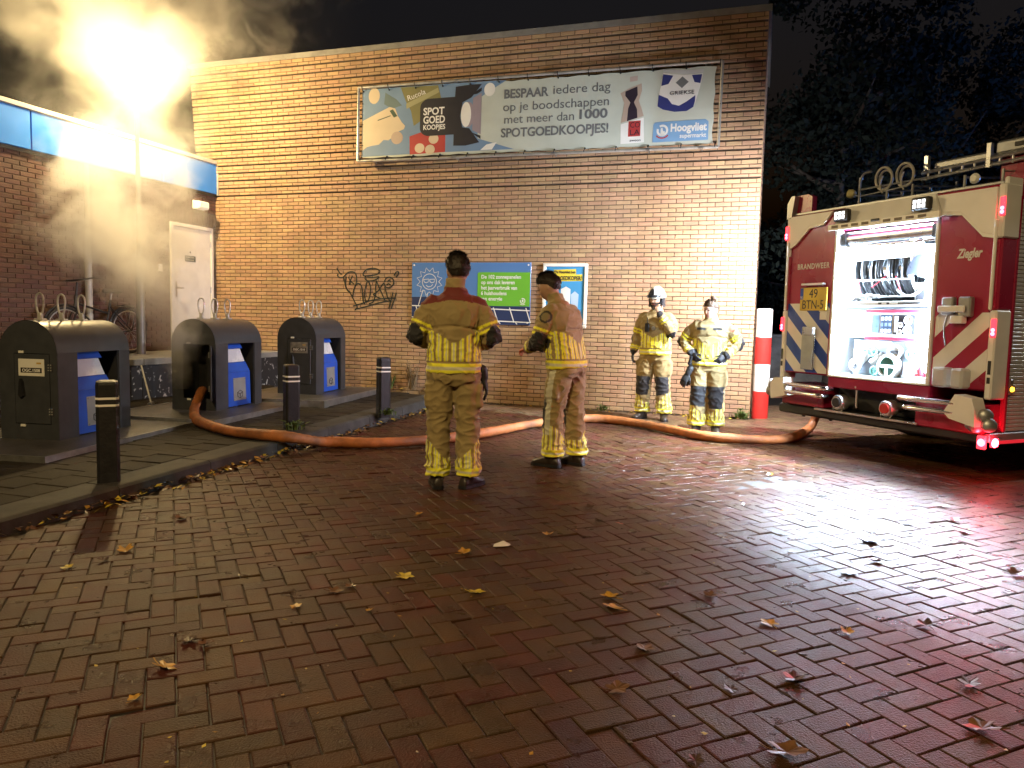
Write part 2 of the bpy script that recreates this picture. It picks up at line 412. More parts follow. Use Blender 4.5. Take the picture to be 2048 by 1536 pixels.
DY0, DY1, DZ0, DZ1 = -1.12, -.10, .70, 2.84     # door opening
rows = int(3.42 / CH); bl2 = []
for c in range(rows):
    z = (c + .5) * CH; y = YE + (0 if c % 2 else BP / 2)
    while y < -.02:
        a, e = y, min(y + BP, -.005)
        if DZ0 - .03 < z < DZ1 + .02 and e > DY0 - .02 and a < DY1 + .02:
            if a < DY0 - .02 - .04: e = DY0 - .02
            else: a = e
        if DZ1 + .02 <= z < DZ1 + .24 and e > DY0 - .12 and a < DY1 + .12: a = e if a > DY0 - .14 else a; e = min(e, DY0 - .12)
        if e - a > .04: bl2.append((XL - .1, XL, a + .005, e - .005, z, 1))
        y += BP
near = [s for s in bl2 if s[2] > -3.1 and s[4] > .95 and abs((s[3] - s[2]) - (BP - .01)) < .002][:]
near.sort(key=lambda s: -s[4]); pick = near[:300]; ps = set(map(id, pick))
bm2 = bmesh_box(BP - .010, .1, hb); bm2.v = [(-v[1], v[0], v[2]) for v in bm2.v]; bm2 = bm2.mesh('brick'); bm2.materials.append(M_brick2)
for s in pick: obj('brick', bm2, None, low, (XL + rb.uniform(-.0015, .002), (s[2] + s[3]) / 2, s[4]))
bulk_bricks('brick_field', [s for s in bl2 if id(s) not in ps], M_brick2, low)
sb = MB(); sb.cbox(-.1, -.026, -.1, .001, .026, .1, .004); sme = sb.mesh('soldier_brick'); sme.materials.append(M_brick2)
for k in range(21): obj('soldier_brick', sme, None, low, (XL, DY0 - .09 + k * .0615, DZ1 + .13))
# fascia panels
edges = [-8.5, -6.9, -5.3, -3.62, -1.78, -1.30, .01]
for a, e in zip(edges[:-1], edges[1:]):
    b = MB(); b.cbox(XL - .02, a + .008, 3.45, XL + .05, e - .008, 3.96, .006); b.build('fascia_panel', M_blue, low)
b = MB(); b.box(XL - .03, YE, 3.40, XL + .03, .0, 3.446); b.build('fascia_foot', M_black, low)
b = MB(); b.cbox(XL - .3, YE, 3.968, XL + .075, .012, 4.03, .008); b.box(XL - 6, YE, 3.42, XL - .021, .02, 3.97); b.build('roof_trim', M_trim, low)
b = MB(); b.cyl((XL + .06, -.02, 3.43), (XL + .06, -.02, 4.05), .022); b.build('corner_cap', M_coping, low, True)
# door
b = MB()
for (y0, y1, z0, z1) in ((DY0, DY0 + .06, DZ0, DZ1), (DY1 - .06, DY1, DZ0, DZ1), (DY0 + .06, DY1 - .06, DZ1 - .06, DZ1)): b.cbox(XL - .06, y0, z0, XL + .022, y1, z1, .006)
b.build('door_frame', M_white, low)
b = MB(); b.cbox(XL - .05, DY0 + .065, DZ0 + .01, XL + .004, DY1 - .065, DZ1 - .066, .004); door = b.build('door', M_white, low)
b = MB(); b.cbox(XL + .004, DY0 + .10, 1.60, XL + .012, DY0 + .14, 1.86, .003); b.cyl((XL + .01, DY0 + .12, 1.75), (XL + .06, DY0 + .12, 1.75), .011); b.tube([(XL + .058, DY0 + .12, 1.75), (XL + .06, DY0 + .15, 1.75), (XL + .058, DY0 + .23, 1.75)], .010); b.build('door_handle', M_steel, door, True)
for z in (1.0, 1.75, 2.55):
    b = MB(); b.cyl((XL + .012, DY1 - .063, z - .05), (XL + .012, DY1 - .063, z + .05), .009); b.build('hinge', M_steel, door, True)
M_dgreen = mat('dark_green_sign', (.035, .07, .055), .4); M_wprint = mat('white_print', (.85, .85, .82), .45, var=.04)
b = MB(); b.box(XL + .0045, -.79, 2.21, XL + .008, -.54, 2.31); sg = b.build('door_sign', M_dgreen, door)
MR = Matrix.Translation((XL + .009, -.775, 2.27)) @ Matrix.Rotation(R(90), 4, 'Z')
text('sign_text', 'VERBODEN', .036, M_wprint, door, MR, width=.20); text('sign_text', 'TOEGANG', .036, M_wprint, door, Matrix.Translation((0, 0, -.045)) @ MR, width=.2)
b = MB(); b.cyl((XL + .004, -.665, 2.37), (XL + .012, -.665, 2.37), .014); b.build('peephole', M_black, door, True)
# downpipe on the annexe wall
b = MB(); b.cyl((XL + .075, -2.80, 2.06), (XL + .075, -2.80, 3.44), .036); b.cyl((XL + .075, -2.80, .7), (XL + .075, -2.80, 2.06), .048)
b.cyl((XL + .075, -2.80, 2.02), (XL + .075, -2.80, 2.10), .054); b.box(XL, -2.83, 2.9, XL + .075, -2.77, 2.93); b.box(XL, -2.83, 1.5, XL + .075, -2.77, 1.53)
b.build('downpipe', mat('pale_grey_pvc', (.48, .46, .42), .4), low, True)
# small white plate on annexe wall
b = MB(); b.cbox(XL, -1.40, 2.0, XL + .03, -1.32, 2.12, .005); b.build('wall_box', M_white, low)
# wall light above the door
wlt = thing('wall_light', 'white opal bulkhead light above the annexe door', 'wall light'); wlt.matrix_world = WALL
b = MB(); b.cbox(XL + .001, -.60, 3.12, XL + .03, -.32, 3.27, .008); b.build('backplate', M_white, wlt)
b = MB(); b.loft([[(XL + .03 + dx, y, z) for y, z in ((-.59 + i, 3.13 + i), (-.33 - i, 3.13 + i), (-.33 - i, 3.26 - i), (-.59 + i, 3.26 - i))] for dx, i in ((0, 0), (.08, .0), (.12, .025))]); b.build('cover', M_lens, wlt)

# loading ledge in front of the annexe
dock = thing('loading_ledge', 'raised concrete loading ledge along the annexe with paint-splashed dark face', 'ledge'); dock.matrix_world = WALL
XD = -7.32
b = MB(); b.box(XL + .002, -6.3, .0, XD - .01, -.02, .60); b.build('core', M_conc, dock)
b = MB()
for i in range(6): b.cbox(XL + .003, -6.3 + i * 1.05, .605, XD + .05, -6.3 + (i + 1) * 1.05 - .008, .70, .008)
b.build('top_slab', M_conc, dock)
m = bpy.data.materials.new('paint_splashed_black'); m.use_nodes = True; nt = m.node_tree; pb = nt.nodes['Principled BSDF']
tc = nd(nt, 'ShaderNodeTexCoord'); vo = nd(nt, 'ShaderNodeTexNoise'); vo.inputs['Scale'].default_value = 9; vo.inputs['Detail'].default_value = 6; vo.inputs['Distortion'].default_value = 1.5
nt.links.new(tc.outputs['Object'], vo.inputs[0]); cr = nd(nt, 'ShaderNodeValToRGB'); cr.color_ramp.elements[0].position = .60; cr.color_ramp.elements[0].color = (.02, .02, .022, 1); cr.color_ramp.elements[1].position = .66; cr.color_ramp.elements[1].color = (.45, .45, .43, 1)
nt.links.new(vo.outputs[0], cr.inputs[0]); nt.links.new(cr.outputs[0], pb.inputs['Base Color']); pb.inputs['Roughness'].default_value = .6
for i in range(6):
    b = MB(); b.cbox(XD - .01, -6.3 + i * 1.05 + .004, .02, XD + .012, -6.3 + (i + 1) * 1.05 - .004, .602, .004); b.build('face_panel', m, dock)
# ------------------------------------------------------------------ banner on the wall
M_print = lambda n, c, r=.5: mat('print_' + n, c, r, var=.06, scale=3)
PW = M_print('pale', (.52, .56, .50)); PBl = M_print('blue', (.16, .26, .42)); PNav = M_print('navy', (.018, .018, .028)); PGr = M_print('grey', (.16, .17, .18))
PCr = M_print('cream', (.62, .52, .38)); PRd = M_print('red', (.42, .045, .045)); POl = M_print('olive', (.20, .19, .08)); PLb = M_print('light_blue', (.19, .36, .60)); PWh = M_print('white', (.78, .78, .76)); PPu = M_print('deep_blue', (.035, .045, .20)); PMv = M_print('mauve', (.30, .25, .30)); PGn = M_print('dark_green', (.05, .09, .06)); PPk = M_print('skin_pink', (.46, .36, .30))
ban = thing('banner', 'long advertising banner laced to a tube frame high on the brick wall', 'banner')
ban.matrix_world = WALL @ Matrix.Translation((-5.67, -.215, 3.86)) @ Matrix.Rotation(R(.5), 4, 'Y')
BW, BH = 5.68, 1.16
ox = lambda s: s + 5.67; oz = lambda z, s: z - 3.86 + .009 * (s + 5.67)
b = MB(); N, K = 120, 14; pts = []
for j in range(K + 1):
    for i in range(N + 1):
        u, v = i / N, j / K; x = .045 + u * (BW - .12); z = .045 + v * (BH - .09)
        sc = .016 * abs(math.sin(u * math.pi * 13)); z += (sc if v < .5 else -sc) * abs(2 * v - 1) ** 3 * -1 + (.016 * (1 if v < .5 else -1)) * abs(2 * v - 1) ** 3
        x += (-.022 * abs(math.sin(v * math.pi * 3)) if u > .5 else .012 * abs(math.sin(v * math.pi * 3))) * abs(2 * u - 1) ** 8
        pts.append((x, .0006 * math.sin(u * 25 + v * 3) * (1 - abs(2 * v - 1)) , z))
b.add(pts, [(j * (N + 1) + i, j * (N + 1) + i + 1, (j + 1) * (N + 1) + i + 1, (j + 1) * (N + 1) + i) for j in range(K) for i in range(N)])
b.build('banner_sheet', PW, ban, True)
def art(name, poly, m, lay):
    sheet([(ox(s), oz(z, s)) for s, z in poly], -.0022 - .0009 * lay).build(name, m, ban)
def ell(cx, cz, rx, rz, n=20, a0=0, a1=360): return [(cx + rx * math.cos(R(a0 + (a1 - a0) * k / (n - (0 if a1 - a0 == 360 else 1)))), cz + rz * math.sin(R(a0 + (a1 - a0) * k / (n - (0 if a1 - a0 == 360 else 1))))) for k in range(n)]
art('blue_ground', [(-5.60, 3.93), (-4.2, 3.94), (-3.0, 3.93), (-3.6, 4.12), (-3.6, 4.72), (-3.15, 4.96), (-4.2, 4.98), (-5.61, 4.99)], PBl, 0)
art('flap_shade', [(-3.69, 4.25), (-3.55, 4.18), (-3.55, 4.80), (-3.69, 4.73)], PMv, 1)
art('egg_shape', ell(-5.40, 4.88, .10, .125), PCr, 1)
art('leaf_shape', [(-5.2, 4.92), (-5.0, 4.8), (-4.9, 4.7), (-5.08, 4.66), (-5.22, 4.74)], M_print('sage', (.12, .18, .20)), 1)
art('bread_shape', [(-5.60, 4.50), (-5.45, 4.56), (-5.30, 4.62), (-5.12, 4.69), (-5.02, 4.66), (-4.97, 4.54), (-4.90, 4.44), (-4.84, 4.38), (-4.86, 4.33), (-4.98, 4.29), (-5.05, 4.22), (-5.13, 4.17), (-5.22, 4.18), (-5.30, 4.11), (-5.42, 4.10), (-5.52, 4.08), (-5.60, 4.03)], PCr, 2)
art('biscuit_shape', ell(-4.98, 4.20, .105, .10), PPk, 3)
art('pack_label', [(-5.12, 4.63), (-5.06, 4.65), (-4.98, 4.54), (-5.04, 4.52)], PGn, 3); art('pack_line', [(-5.33, 4.50), (-5.1, 4.56), (-5.1, 4.545), (-5.33, 4.485)], PGn, 3)
art('salad_bag', [(-4.93, 4.98), (-4.28, 4.97), (-4.22, 4.75), (-4.45, 4.6), (-4.55, 4.45), (-4.69, 4.37), (-4.74, 4.6), (-4.83, 4.75)], POl, 1)
art('salad_band', [(-4.83, 4.72), (-4.28, 4.93), (-4.26, 4.86), (-4.82, 4.64)], M_print('pale_olive', (.34, .33, .18)), 2)
text('salad_text', 'Rucola', .12, PWh, ban, T(ox(-4.80), -.0062, oz(4.76, -4.8), tilt=R(-17)))
art('red_pack', [(-4.76, 4.21), (-4.5, 4.28), (-4.14, 4.24), (-4.14, 3.94), (-4.75, 3.93)], PRd, 1)
for s, z in ((-4.58, 4.02), (-4.40, 3.99), (-4.34, 4.15)): art('biscuit', ell(s, z, .085, .075), PCr, 2)
art('lamp_body', ell(-4.43, 4.33, .15, .13, 8, 180, 270) + [(-4.0, 4.20), (-4.0, 4.03), (-3.80, 4.02), (-3.57, 4.06), (-3.74, 4.28), (-3.86, 4.30), (-3.90, 4.47), (-3.86, 4.68), (-3.72, 4.74), (-3.55, 4.93), (-3.75, 4.935), (-3.98, 4.92), (-3.99, 4.77)] + ell(-4.43, 4.64, .15, .13, 8, 90, 180), PNav, 3)
art('lamp_flap', [(-3.73, 4.78), (-3.55, 4.88), (-3.55, 4.83), (-3.62, 4.79)], PNav, 2); art('lamp_flap', [(-3.72, 4.22), (-3.55, 4.16), (-3.55, 4.11)], PNav, 2)
art('lamp_lens', ell(-3.80, 4.49, .085, .19), PWh, 4); art('lamp_lens_edge', ell(-3.76, 4.49, .10, .19), PMv, 3)
for t_, z, w in (('SPOT', 4.525, .36), ('GOED', 4.395, .37), ('KOOPJES', 4.298, .375)): text('lamp_text', t_, .155 if t_ != 'KOOPJES' else .105, PWh, ban, T(ox(-4.525), -.0062, oz(z, -4.5)), width=w, bold=.025)
art('egg_shape', ell(-3.42, 4.84, .09, .10), PWh, 1); art('slice_shape', [(-3.55, 3.94), (-3.45, 4.02), (-3.28, 4.05), (-3.36, 3.94)], PWh, 1)
for t_, s, z, w, bo in (('BESPAAR', -3.19, 4.69, .70, .03), ('iedere dag', -2.42, 4.70, .86, 0), ('op je boodschappen', -3.20, 4.50, 1.63, 0), ('met meer dan', -3.18, 4.315, 1.09, 0), ('1000', -2.03, 4.318, .42, .03), ('SPOTGOEDKOOPJES!', -3.22, 4.115, 1.66, .025)): text('slogan', t_, .185, PGr, ban, T(ox(s), -.0030, oz(z, s)), width=w, bold=bo)
# bottle, pot and shop name
art('bottle', [(-1.40, 4.64), (-1.28, 4.70), (-1.10, 4.76), (-1.09, 4.66), (-1.13, 4.52), (-1.09, 4.42), (-1.05, 4.30), (-1.38, 4.22), (-1.35, 4.40), (-1.34, 4.50)], PPk, 0)
art('bottle_core', [(-1.33, 4.66), (-1.16, 4.72), (-1.15, 4.6), (-1.20, 4.5), (-1.15, 4.4), (-1.14, 4.28), (-1.29, 4.24), (-1.28, 4.42), (-1.25, 4.5), (-1.33, 4.6)], M_print('cola_dark', (.03, .02, .035)), 1)
art('bottle_cap', [(-1.27, 4.86), (-1.16, 4.87), (-1.16, 4.80), (-1.27, 4.79)], M_print('cap', (.50, .40, .36)), 1)
art('bottle_label', [(-1.38, 4.20), (-1.05, 4.28), (-1.03, 3.93), (-1.37, 3.92)], PWh, 0); art('cola_square', [(-1.265, 4.235), (-1.09, 4.24), (-1.09, 4.02), (-1.265, 4.02)], PRd, 2)
text('cola_text', 'CO', .11, PNav, ban, T(ox(-1.245), -.0055, oz(4.145, -1.24)), width=.14); text('cola_text', 'LA', .11, PNav, ban, T(ox(-1.245), -.0055, oz(4.04, -1.24)), width=.14)
text('bottle_text', 'zwoon', .05, PNav, ban, T(ox(-1.24), -.0045, oz(3.95, -1.24)), width=.16)
pot = [(-.80, 4.88), (-.52, 4.83), (-.25, 4.83), (-.28, 4.65), (-.33, 4.46), (-.36, 4.38), (-.45, 4.33), (-.62, 4.33), (-.78, 4.37), (-.86, 4.42), (-.84, 4.62)]
art('pot_body', pot, PWh, 1); art('pot_foot', [(-.85, 4.58), (-.72, 4.52), (-.66, 4.44), (-.56, 4.41), (-.46, 4.46), (-.34, 4.54), (-.34, 4.46), (-.36, 4.38), (-.45, 4.33), (-.62, 4.33), (-.78, 4.37), (-.86, 4.42)], PPu, 2)
art('pot_berry', [(-.80, 4.86), (-.66, 4.83), (-.72, 4.72), (-.82, 4.70)], PPu, 2); art('pot_berry', [(-.40, 4.82), (-.26, 4.82), (-.28, 4.70), (-.36, 4.72)], PPu, 2); art('pot_lid', [(-.81, 4.93), (-.5, 4.89), (-.24, 4.89), (-.245, 4.84), (-.52, 4.84), (-.80, 4.89)], M_print('lid', (.55, .56, .58)), 2)
art('pot_diamond', [(-.62, 4.73), (-.53, 4.81), (-.44, 4.73), (-.53, 4.65)], PGr, 2); text('pot_text', 'GRIEKSE', .075, PNav, ban, T(ox(-.70), -.0055, oz(4.565, -.7)), width=.34)
art('shop_plate', [(-.91, 3.92), (-.905, 4.17), (-.88, 4.20), (-.18, 4.205), (-.14, 4.17), (-.135, 3.92)], PLb, 2)
text('shop_text', 'Hoogvliet', .15, PWh, ban, T(ox(-.665), -.0058, oz(4.06, -.66)), width=.5, bold=.035); text('shop_text', 'supermarkt', .085, PWh, ban, T(ox(-.53), -.0058, oz(3.965, -.53)), width=.365, bold=.02)
def ring2(cx, cz, r0, r1, a0, a1, n=24): return [(cx + r1 * math.cos(R(a0 + (a1 - a0) * k / n)), cz + r1 * math.sin(R(a0 + (a1 - a0) * k / n))) for k in range(n + 1)] + [(cx + r0 * math.cos(R(a1 - (a1 - a0) * k / n)), cz + r0 * math.sin(R(a1 - (a1 - a0) * k / n))) for k in range(n + 1)]
art('shop_emblem', ring2(-.775, 4.08, .052, .082, -200, 125), PWh, 4); art('shop_emblem', [(-.80, 4.11), (-.775, 4.12), (-.765, 4.07), (-.74, 4.07), (-.74, 4.01), (-.80, 4.01)], PWh, 4); art('shop_emblem', ring2(-.775, 4.08, .098, .115, 220, 320, 12), PRd, 4)
fr = MB(); A, B, C_, D = (0, -.03, 0), (BW, -.03, 0), (BW, -.03, BH), (0, -.03, BH)
for p, q in ((A, B), (B, C_), (C_, D), (D, A)): fr.cyl(p, q, .021, 12)
fr.build('frame_tube', mat('banner_tube', (.62, .61, .57), .35, metal=.6, var=.15, scale=10, dirt=.2), ban, True)
for i in range(13):
    for z, dz in ((0, .06), (BH, -.06)):
        b = MB(); x = .05 + i * (BW - .1) / 12 + (.02 if z else 0); b.tube([(x, -.055, z + .02), (x, -.056, z), (x + .005, -.04, z + dz * .8), (x + .005, -.008, z + dz)], .006, 6); b.cyl((x + .005, -.012, z + dz), (x + .005, -.004, z + dz), .013, 8); b.build('tie', M_black, ban, True)
for i in range(3):
    for x in (0, BW):
        b = MB(); z = .25 + i * .33; b.tube([(x, -.055, z), (x, -.02, z), (x + (.08 if x == 0 else -.08), -.006, z)], .006, 6); b.build('tie', M_black, ban, True)
for x in (.25, 1.7, 3.3, 4.7, 5.45):
    for z in (0, BH):
        b = MB(); b.cyl((x, -.03, z), (x, .14, z), .014, 8); b.cyl((x - .03, -.03, z), (x + .03, -.03, z), .027, 10); b.build('bracket', M_steel, ban, True)

# ------------------------------------------------------------------ solar sign, poster, graffiti
def ribbon(mb, pts, w, y0, y1, f=lambda a, c: (a, c)):
    P = [Vector((a, c)) for a, c in pts]; n = len(P); L_, R_ = [], []
    for i, p in enumerate(P):
        d = (P[min(i + 1, n - 1)] - P[max(i - 1, 0)]).normalized(); q = Vector((-d.y, d.x)) * w / 2; L_.append(p + q); R_.append(p - q)
    for i in range(n - 1): mb.prism([L_[i], L_[i + 1], R_[i + 1], R_[i]], lambda a, c: (a, y0, c), lambda a, c: (a, y1, c))
def smooth2(pts, n=5): return [(p.x, p.y) for p in crom([(a, c, 0) for a, c in pts], n)]
sol = thing('solar_sign', 'blue and green sign about solar panels with a sun drawing', 'sign'); sol.matrix_world = WALL @ Matrix.Translation((0, -.012, 0))
GP = lambda n, c: mat('gloss_' + n, c, .16, var=.05, scale=2, spec=.5)
S0, S1, T0, T1 = -4.775, -2.737, 1.262, 2.238
b = MB(); b.cbox(S0, -.02, T0, S1, 0, T1, .003); b.build('sign_board', GP('sky', (.10, .22, .50)), sol)
sheet([(S0 + .004, 1.68), (-3.9, 1.70), (-3.62, 1.60), (S1 - .004, 1.55), (S1 - .004, T0 + .004), (S0 + .004, T0 + .004)], -.0212).build('panel_field', GP('panel', (.035, .05, .12)), sol)
pl = MB()
for z in (1.52, 1.335): ribbon(pl, [(S0 + .005, z + .02), (S1 - .005, z - .03)], .016, -.0232, -.0222)
for k in range(8): ribbon(pl, [(S0 + .08 + k * .27, 1.53), (S0 + .16 + k * .27, 1.30)], .016, -.0234, -.0224)
for k in range(7): ribbon(pl, [(S0 + .12 + k * .28, 1.31), (S0 + .15 + k * .28, T0 + .01)], .014, -.0234, -.0224)
pl.build('panel_lines', PWh, sol)
sheet([(-3.62, 1.555), (-2.745, 1.555), (-2.745, 2.085), (-3.60, 2.085), (-3.62, 2.065)], -.0236).build('green_patch', GP('green', (.16, .46, .05)), sol)
for i, (t_, w) in enumerate((('De 102 zonnepanelen', .66), ('op ons dak leveren', .56), ('het jaarverbruik van', .60), ('6 huishoudens', .43), ('aan energie', .36))): text('sign_text', t_, .082, PWh, sol, T(-3.56, -.0252, 1.985 - i * .086), width=w, bold=.02)
em = MB(); ribbon(em, [(-2.86 + .038 * math.cos(R(a)), 1.64 + .038 * math.sin(R(a))) for a in range(-200, 130, 15)], .013, -.0256, -.0246); ribbon(em, [(-2.90, 1.59), (-2.86, 1.578), (-2.82, 1.59)], .01, -.0256, -.0246); em.box(-2.872, -.0256, 1.625, -2.848, -.0246, 1.66); em.build('sign_emblem', PWh, sol)
sun = MB(); cx, cz = -4.46, 1.93
ribbon(sun, [(cx + .125 * math.cos(R(a)), cz + .125 * math.sin(R(a))) for a in range(0, 361, 10)], .010, -.0236, -.0224)
ray_ = []
for k in range(24): ray_.append((cx + (.23 if k % 2 else .165) * math.cos(R(k * 15)), cz + (.23 if k % 2 else .165) * math.sin(R(k * 15))))
ribbon(sun, ray_ + ray_[:1], .010, -.0236, -.0224)
for dx in (-.058, .048): ribbon(sun, [(cx + dx - .045, cz + .035), (cx + dx + .045, cz + .042), (cx + dx + .035, cz - .005), (cx + dx, cz - .018), (cx + dx - .035, cz - .005), (cx + dx - .045, cz + .035)], .010, -.0236, -.0224)
ribbon(sun, [(cx - .055, cz - .06), (cx - .02, cz - .085), (cx + .03, cz - .075), (cx + .06, cz - .045)], .010, -.0236, -.0224)
ribbon(sun, [(cx - .11, cz - .13), (cx - .16, cz - .28), (cx - .19, cz - .38)], .011, -.0236, -.0224); ribbon(sun, [(cx - .03, cz - .18), (cx - .04, cz - .25)], .011, -.0236, -.0224)
sun.build('sun_drawing', PWh, sol)
for s in (S0 + .04, (S0 + S1) / 2, S1 - .04):
    for z in (T0 + .04, T1 - .04):
        b = MB(); b.cyl((s, -.02, z), (s, -.027, z), .014, 10); b.build('screw_cap', PWh, sol, True)
po = thing('poster_frame', 'white framed blue poster with yellow headline beside the solar sign', 'poster'); po.matrix_world = WALL @ Matrix.Translation((0, -.012, 0))
S0, S1, T0, T1 = -2.54, -1.836, 1.236, 2.222
for (a, c, d, e) in ((S0, T1 - .05, S1, T1), (S0, T0, S1, T0 + .05), (S0, T0 + .05, S0 + .05, T1 - .05), (S1 - .05, T0 + .05, S1, T1 - .05)):
    b = MB(); b.cbox(a, -.035, c, d, 0, e, .008); b.build('frame_bar', M_white, po)
b = MB(); b.box(S0 + .05, -.012, T0 + .05, S1 - .05, -.002, T1 - .05); b.build('poster_sheet', GP('poster_blue', (.07, .30, .58)), po)
PY = GP('yellow', (.75, .60, .06))
sheet([(-2.37, 2.045), (-2.37, 2.125), (-2.02, 2.135), (-2.02, 2.055)], -.0135).build('headline_patch', PY, po); sheet([(-2.45, 1.945), (-2.45, 2.045), (-1.92, 2.055), (-1.92, 1.955)], -.0147).build('headline_patch', PY, po)
text('poster_text', 'De Hoogvliet ben', .06, PNav, po, T(-2.355, -.0165, 2.07), width=.32, bold=.02); text('poster_text', '22% GOEDKOPER!', .085, PNav, po, T(-2.44, -.0165, 1.968), width=.51, bold=.03)
sheet([(-2.25, 1.55), (-2.10, 1.55), (-2.10, 1.83), (-2.17, 1.87), (-2.25, 1.83)], -.0137).build('poster_shape', PWh, po); sheet([(-2.08, 1.50), (-1.98, 1.50), (-1.97, 1.75), (-2.03, 1.80), (-2.09, 1.75)], -.0139).build('poster_shape', M_print('pale_blue', (.42, .55, .70)), po)
gra = MB()
GRAF= [[(-6.202, 2.146), (-6.168, 2.103), (-6.134, 2.057), (-6.1, 2.05)], [(-6.176, 2.05), (-6.183, 2.017), (-6.137, 1.991), (-6.077, 1.998), (-6.032, 2.037), (-5.979, 2.077), (-5.912, 2.09), (-5.852, 2.071), (-5.822, 2.012), (-5.821, 1.92), (-5.843, 1.855), (-5.873, 1.776), (-5.887, 1.697), (-5.902, 1.657)], [(-6.069, 2.011), (-6.046, 1.919), (-6.016, 1.814), (-5.94, 1.729), (-5.887, 1.644), (-5.849, 1.579), (-5.804, 1.5), (-5.841, 1.447)], [(-6.017, 2.011), (-6.031, 1.893), (-6.001, 1.788), (-5.94, 1.742)], [(-5.979, 2.005), (-5.934, 1.933), (-5.866, 1.881)], [(-5.897, 2.025), (-5.934, 1.946), (-5.948, 1.867)], [(-5.851, 1.841), (-5.806, 1.888), (-5.754, 1.881), (-5.716, 1.816), (-5.701, 1.699), (-5.685, 1.581), (-5.655, 1.555)], [(-5.621, 1.922), (-5.65, 1.817), (-5.664, 1.699), (-5.641, 1.582)], [(-5.584, 1.922), (-5.554, 1.831), (-5.56, 1.713), (-5.596, 1.595)], [(-5.621, 1.922), (-5.584, 1.922)], [(-5.696, 2.058), (-5.644, 2.117), (-5.541, 2.146), (-5.439, 2.136), (-5.38, 2.098), (-5.438, 2.046), (-5.585, 2.026), (-5.681, 2.025), (-5.696, 2.058)], [(-5.644, 2.013), (-5.658, 1.98), (-5.614, 1.941), (-5.51, 1.942), (-5.423, 1.975), (-5.401, 2.007), (-5.496, 1.994), (-5.614, 2.0)], [(-5.444, 1.948), (-5.458, 1.832), (-5.45, 1.728), (-5.471, 1.662), (-5.508, 1.584), (-5.581, 1.556)], [(-5.444, 1.936), (-5.385, 1.819), (-5.333, 1.716), (-5.288, 1.626)], [(-5.305, 1.904), (-5.356, 1.845), (-5.385, 1.793), (-5.457, 1.741), (-5.494, 1.708), (-5.435, 1.676), (-5.361, 1.644)], [(-5.291, 1.923), (-5.27, 1.975), (-5.198, 2.001), (-5.132, 1.963), (-5.124, 1.899), (-5.16, 1.847), (-5.218, 1.827), (-5.276, 1.846), (-5.294, 1.898)], [(-5.29, 1.846), (-5.26, 1.756), (-5.23, 1.665), (-5.186, 1.614)], [(-5.24, 1.924), (-5.197, 1.956), (-5.182, 1.918)], [(-5.254, 1.872), (-5.218, 1.892), (-5.175, 1.873)], [(-5.118, 2.027), (-5.076, 2.085), (-5.033, 2.085), (-5.047, 2.034), (-5.082, 2.002)], [(-5.886, 1.512), (-5.73, 1.554), (-5.581, 1.602), (-5.398, 1.637), (-5.23, 1.652), (-5.071, 1.654)], [(-5.811, 1.467), (-5.655, 1.503), (-5.471, 1.552), (-5.302, 1.593), (-5.172, 1.614)], [(-5.137, 1.75), (-5.158, 1.653), (-5.186, 1.562), (-5.207, 1.478)], [(-5.072, 1.745), (-5.1, 1.654), (-5.135, 1.563), (-5.163, 1.478)], [(-5.292, 1.626), (-5.23, 1.601)]]
for s in GRAF: ribbon(gra, smooth2(s), .021, -.0035, -.0065)
g_ = gra.build('graffiti', mat('black_spray_paint', (.022, .026, .022), .6, var=.3, scale=30)); g_.matrix_world = WALL; tag(g_, 'black sprayed graffiti tag on the brick wall left of the solar sign', 'graffiti')

# ------------------------------------------------------------------ striped post at the corner
M_rp = mat('red_paint', (.55, .03, .025), .35, var=.12, scale=9, dirt=.2); M_wp = mat('white_gloss_paint', (.75, .74, .72), .35, var=.08, scale=9, dirt=.25)
post = thing('striped_post', 'round red and white banded post at the wall corner', 'post', (3.625, 10.885, 0))
for k in range(4):
    b = MB(); b.cyl((0, 0, k * .392 - (.03 if k == 0 else 0)), (0, 0, (k + 1) * .392), .114, 28); b.build('band', M_rp if k % 2 == 0 else M_wp, post, 50)
b = MB(); b.cyl((0, 0, 1.568), (0, 0, 1.585), .112, 28, .10); b.build('cap', M_wp, post, 50)

# ------------------------------------------------------------------ bollards
M_bol = mat('black_recycled_plastic', (.013, .013, .015), .45, var=.3, scale=12, bump=.25, bscale=50)
M_refl = mat('white_reflective_tape', (.82, .80, .76), .3, var=.05)
def oct_(h, z, c=.28): k = h * c; return [(-h + k, -h, z), (h - k, -h, z), (h, -h + k, z), (h, h - k, z), (h - k, h, z), (-h + k, h, z), (-h, h - k, z), (-h, -h + k, z)]
for (x, y, h, a, lab) in ((-2.93, 5.40, .745, 28, 'nearest black bollard with two white bands, in front of the first bin'), (-2.36, 7.99, .70, 33, 'middle black bollard with two white bands, beside the hose'), (-1.60, 9.30, .72, 30, 'farthest black bollard with two white bands, nearest the brick wall')):
    t = thing('bollard', lab, 'bollard', (x, y, pave_z(y) - .01), R(a), 'black bollards along the kerb')
    b = MB(); b.loft([oct_(.075, -.03), oct_(.074, h - .03), oct_(.070, h - .008), oct_(.05, h)]); b.build('shaft', M_bol, t)
    for z in (h - .135, h - .185):
        b = MB(); b.loft([oct_(.0755, z), oct_(.0765, z + .002), oct_(.0765, z + .014), oct_(.0755, z + .016)]); b.build('band', M_refl, t)

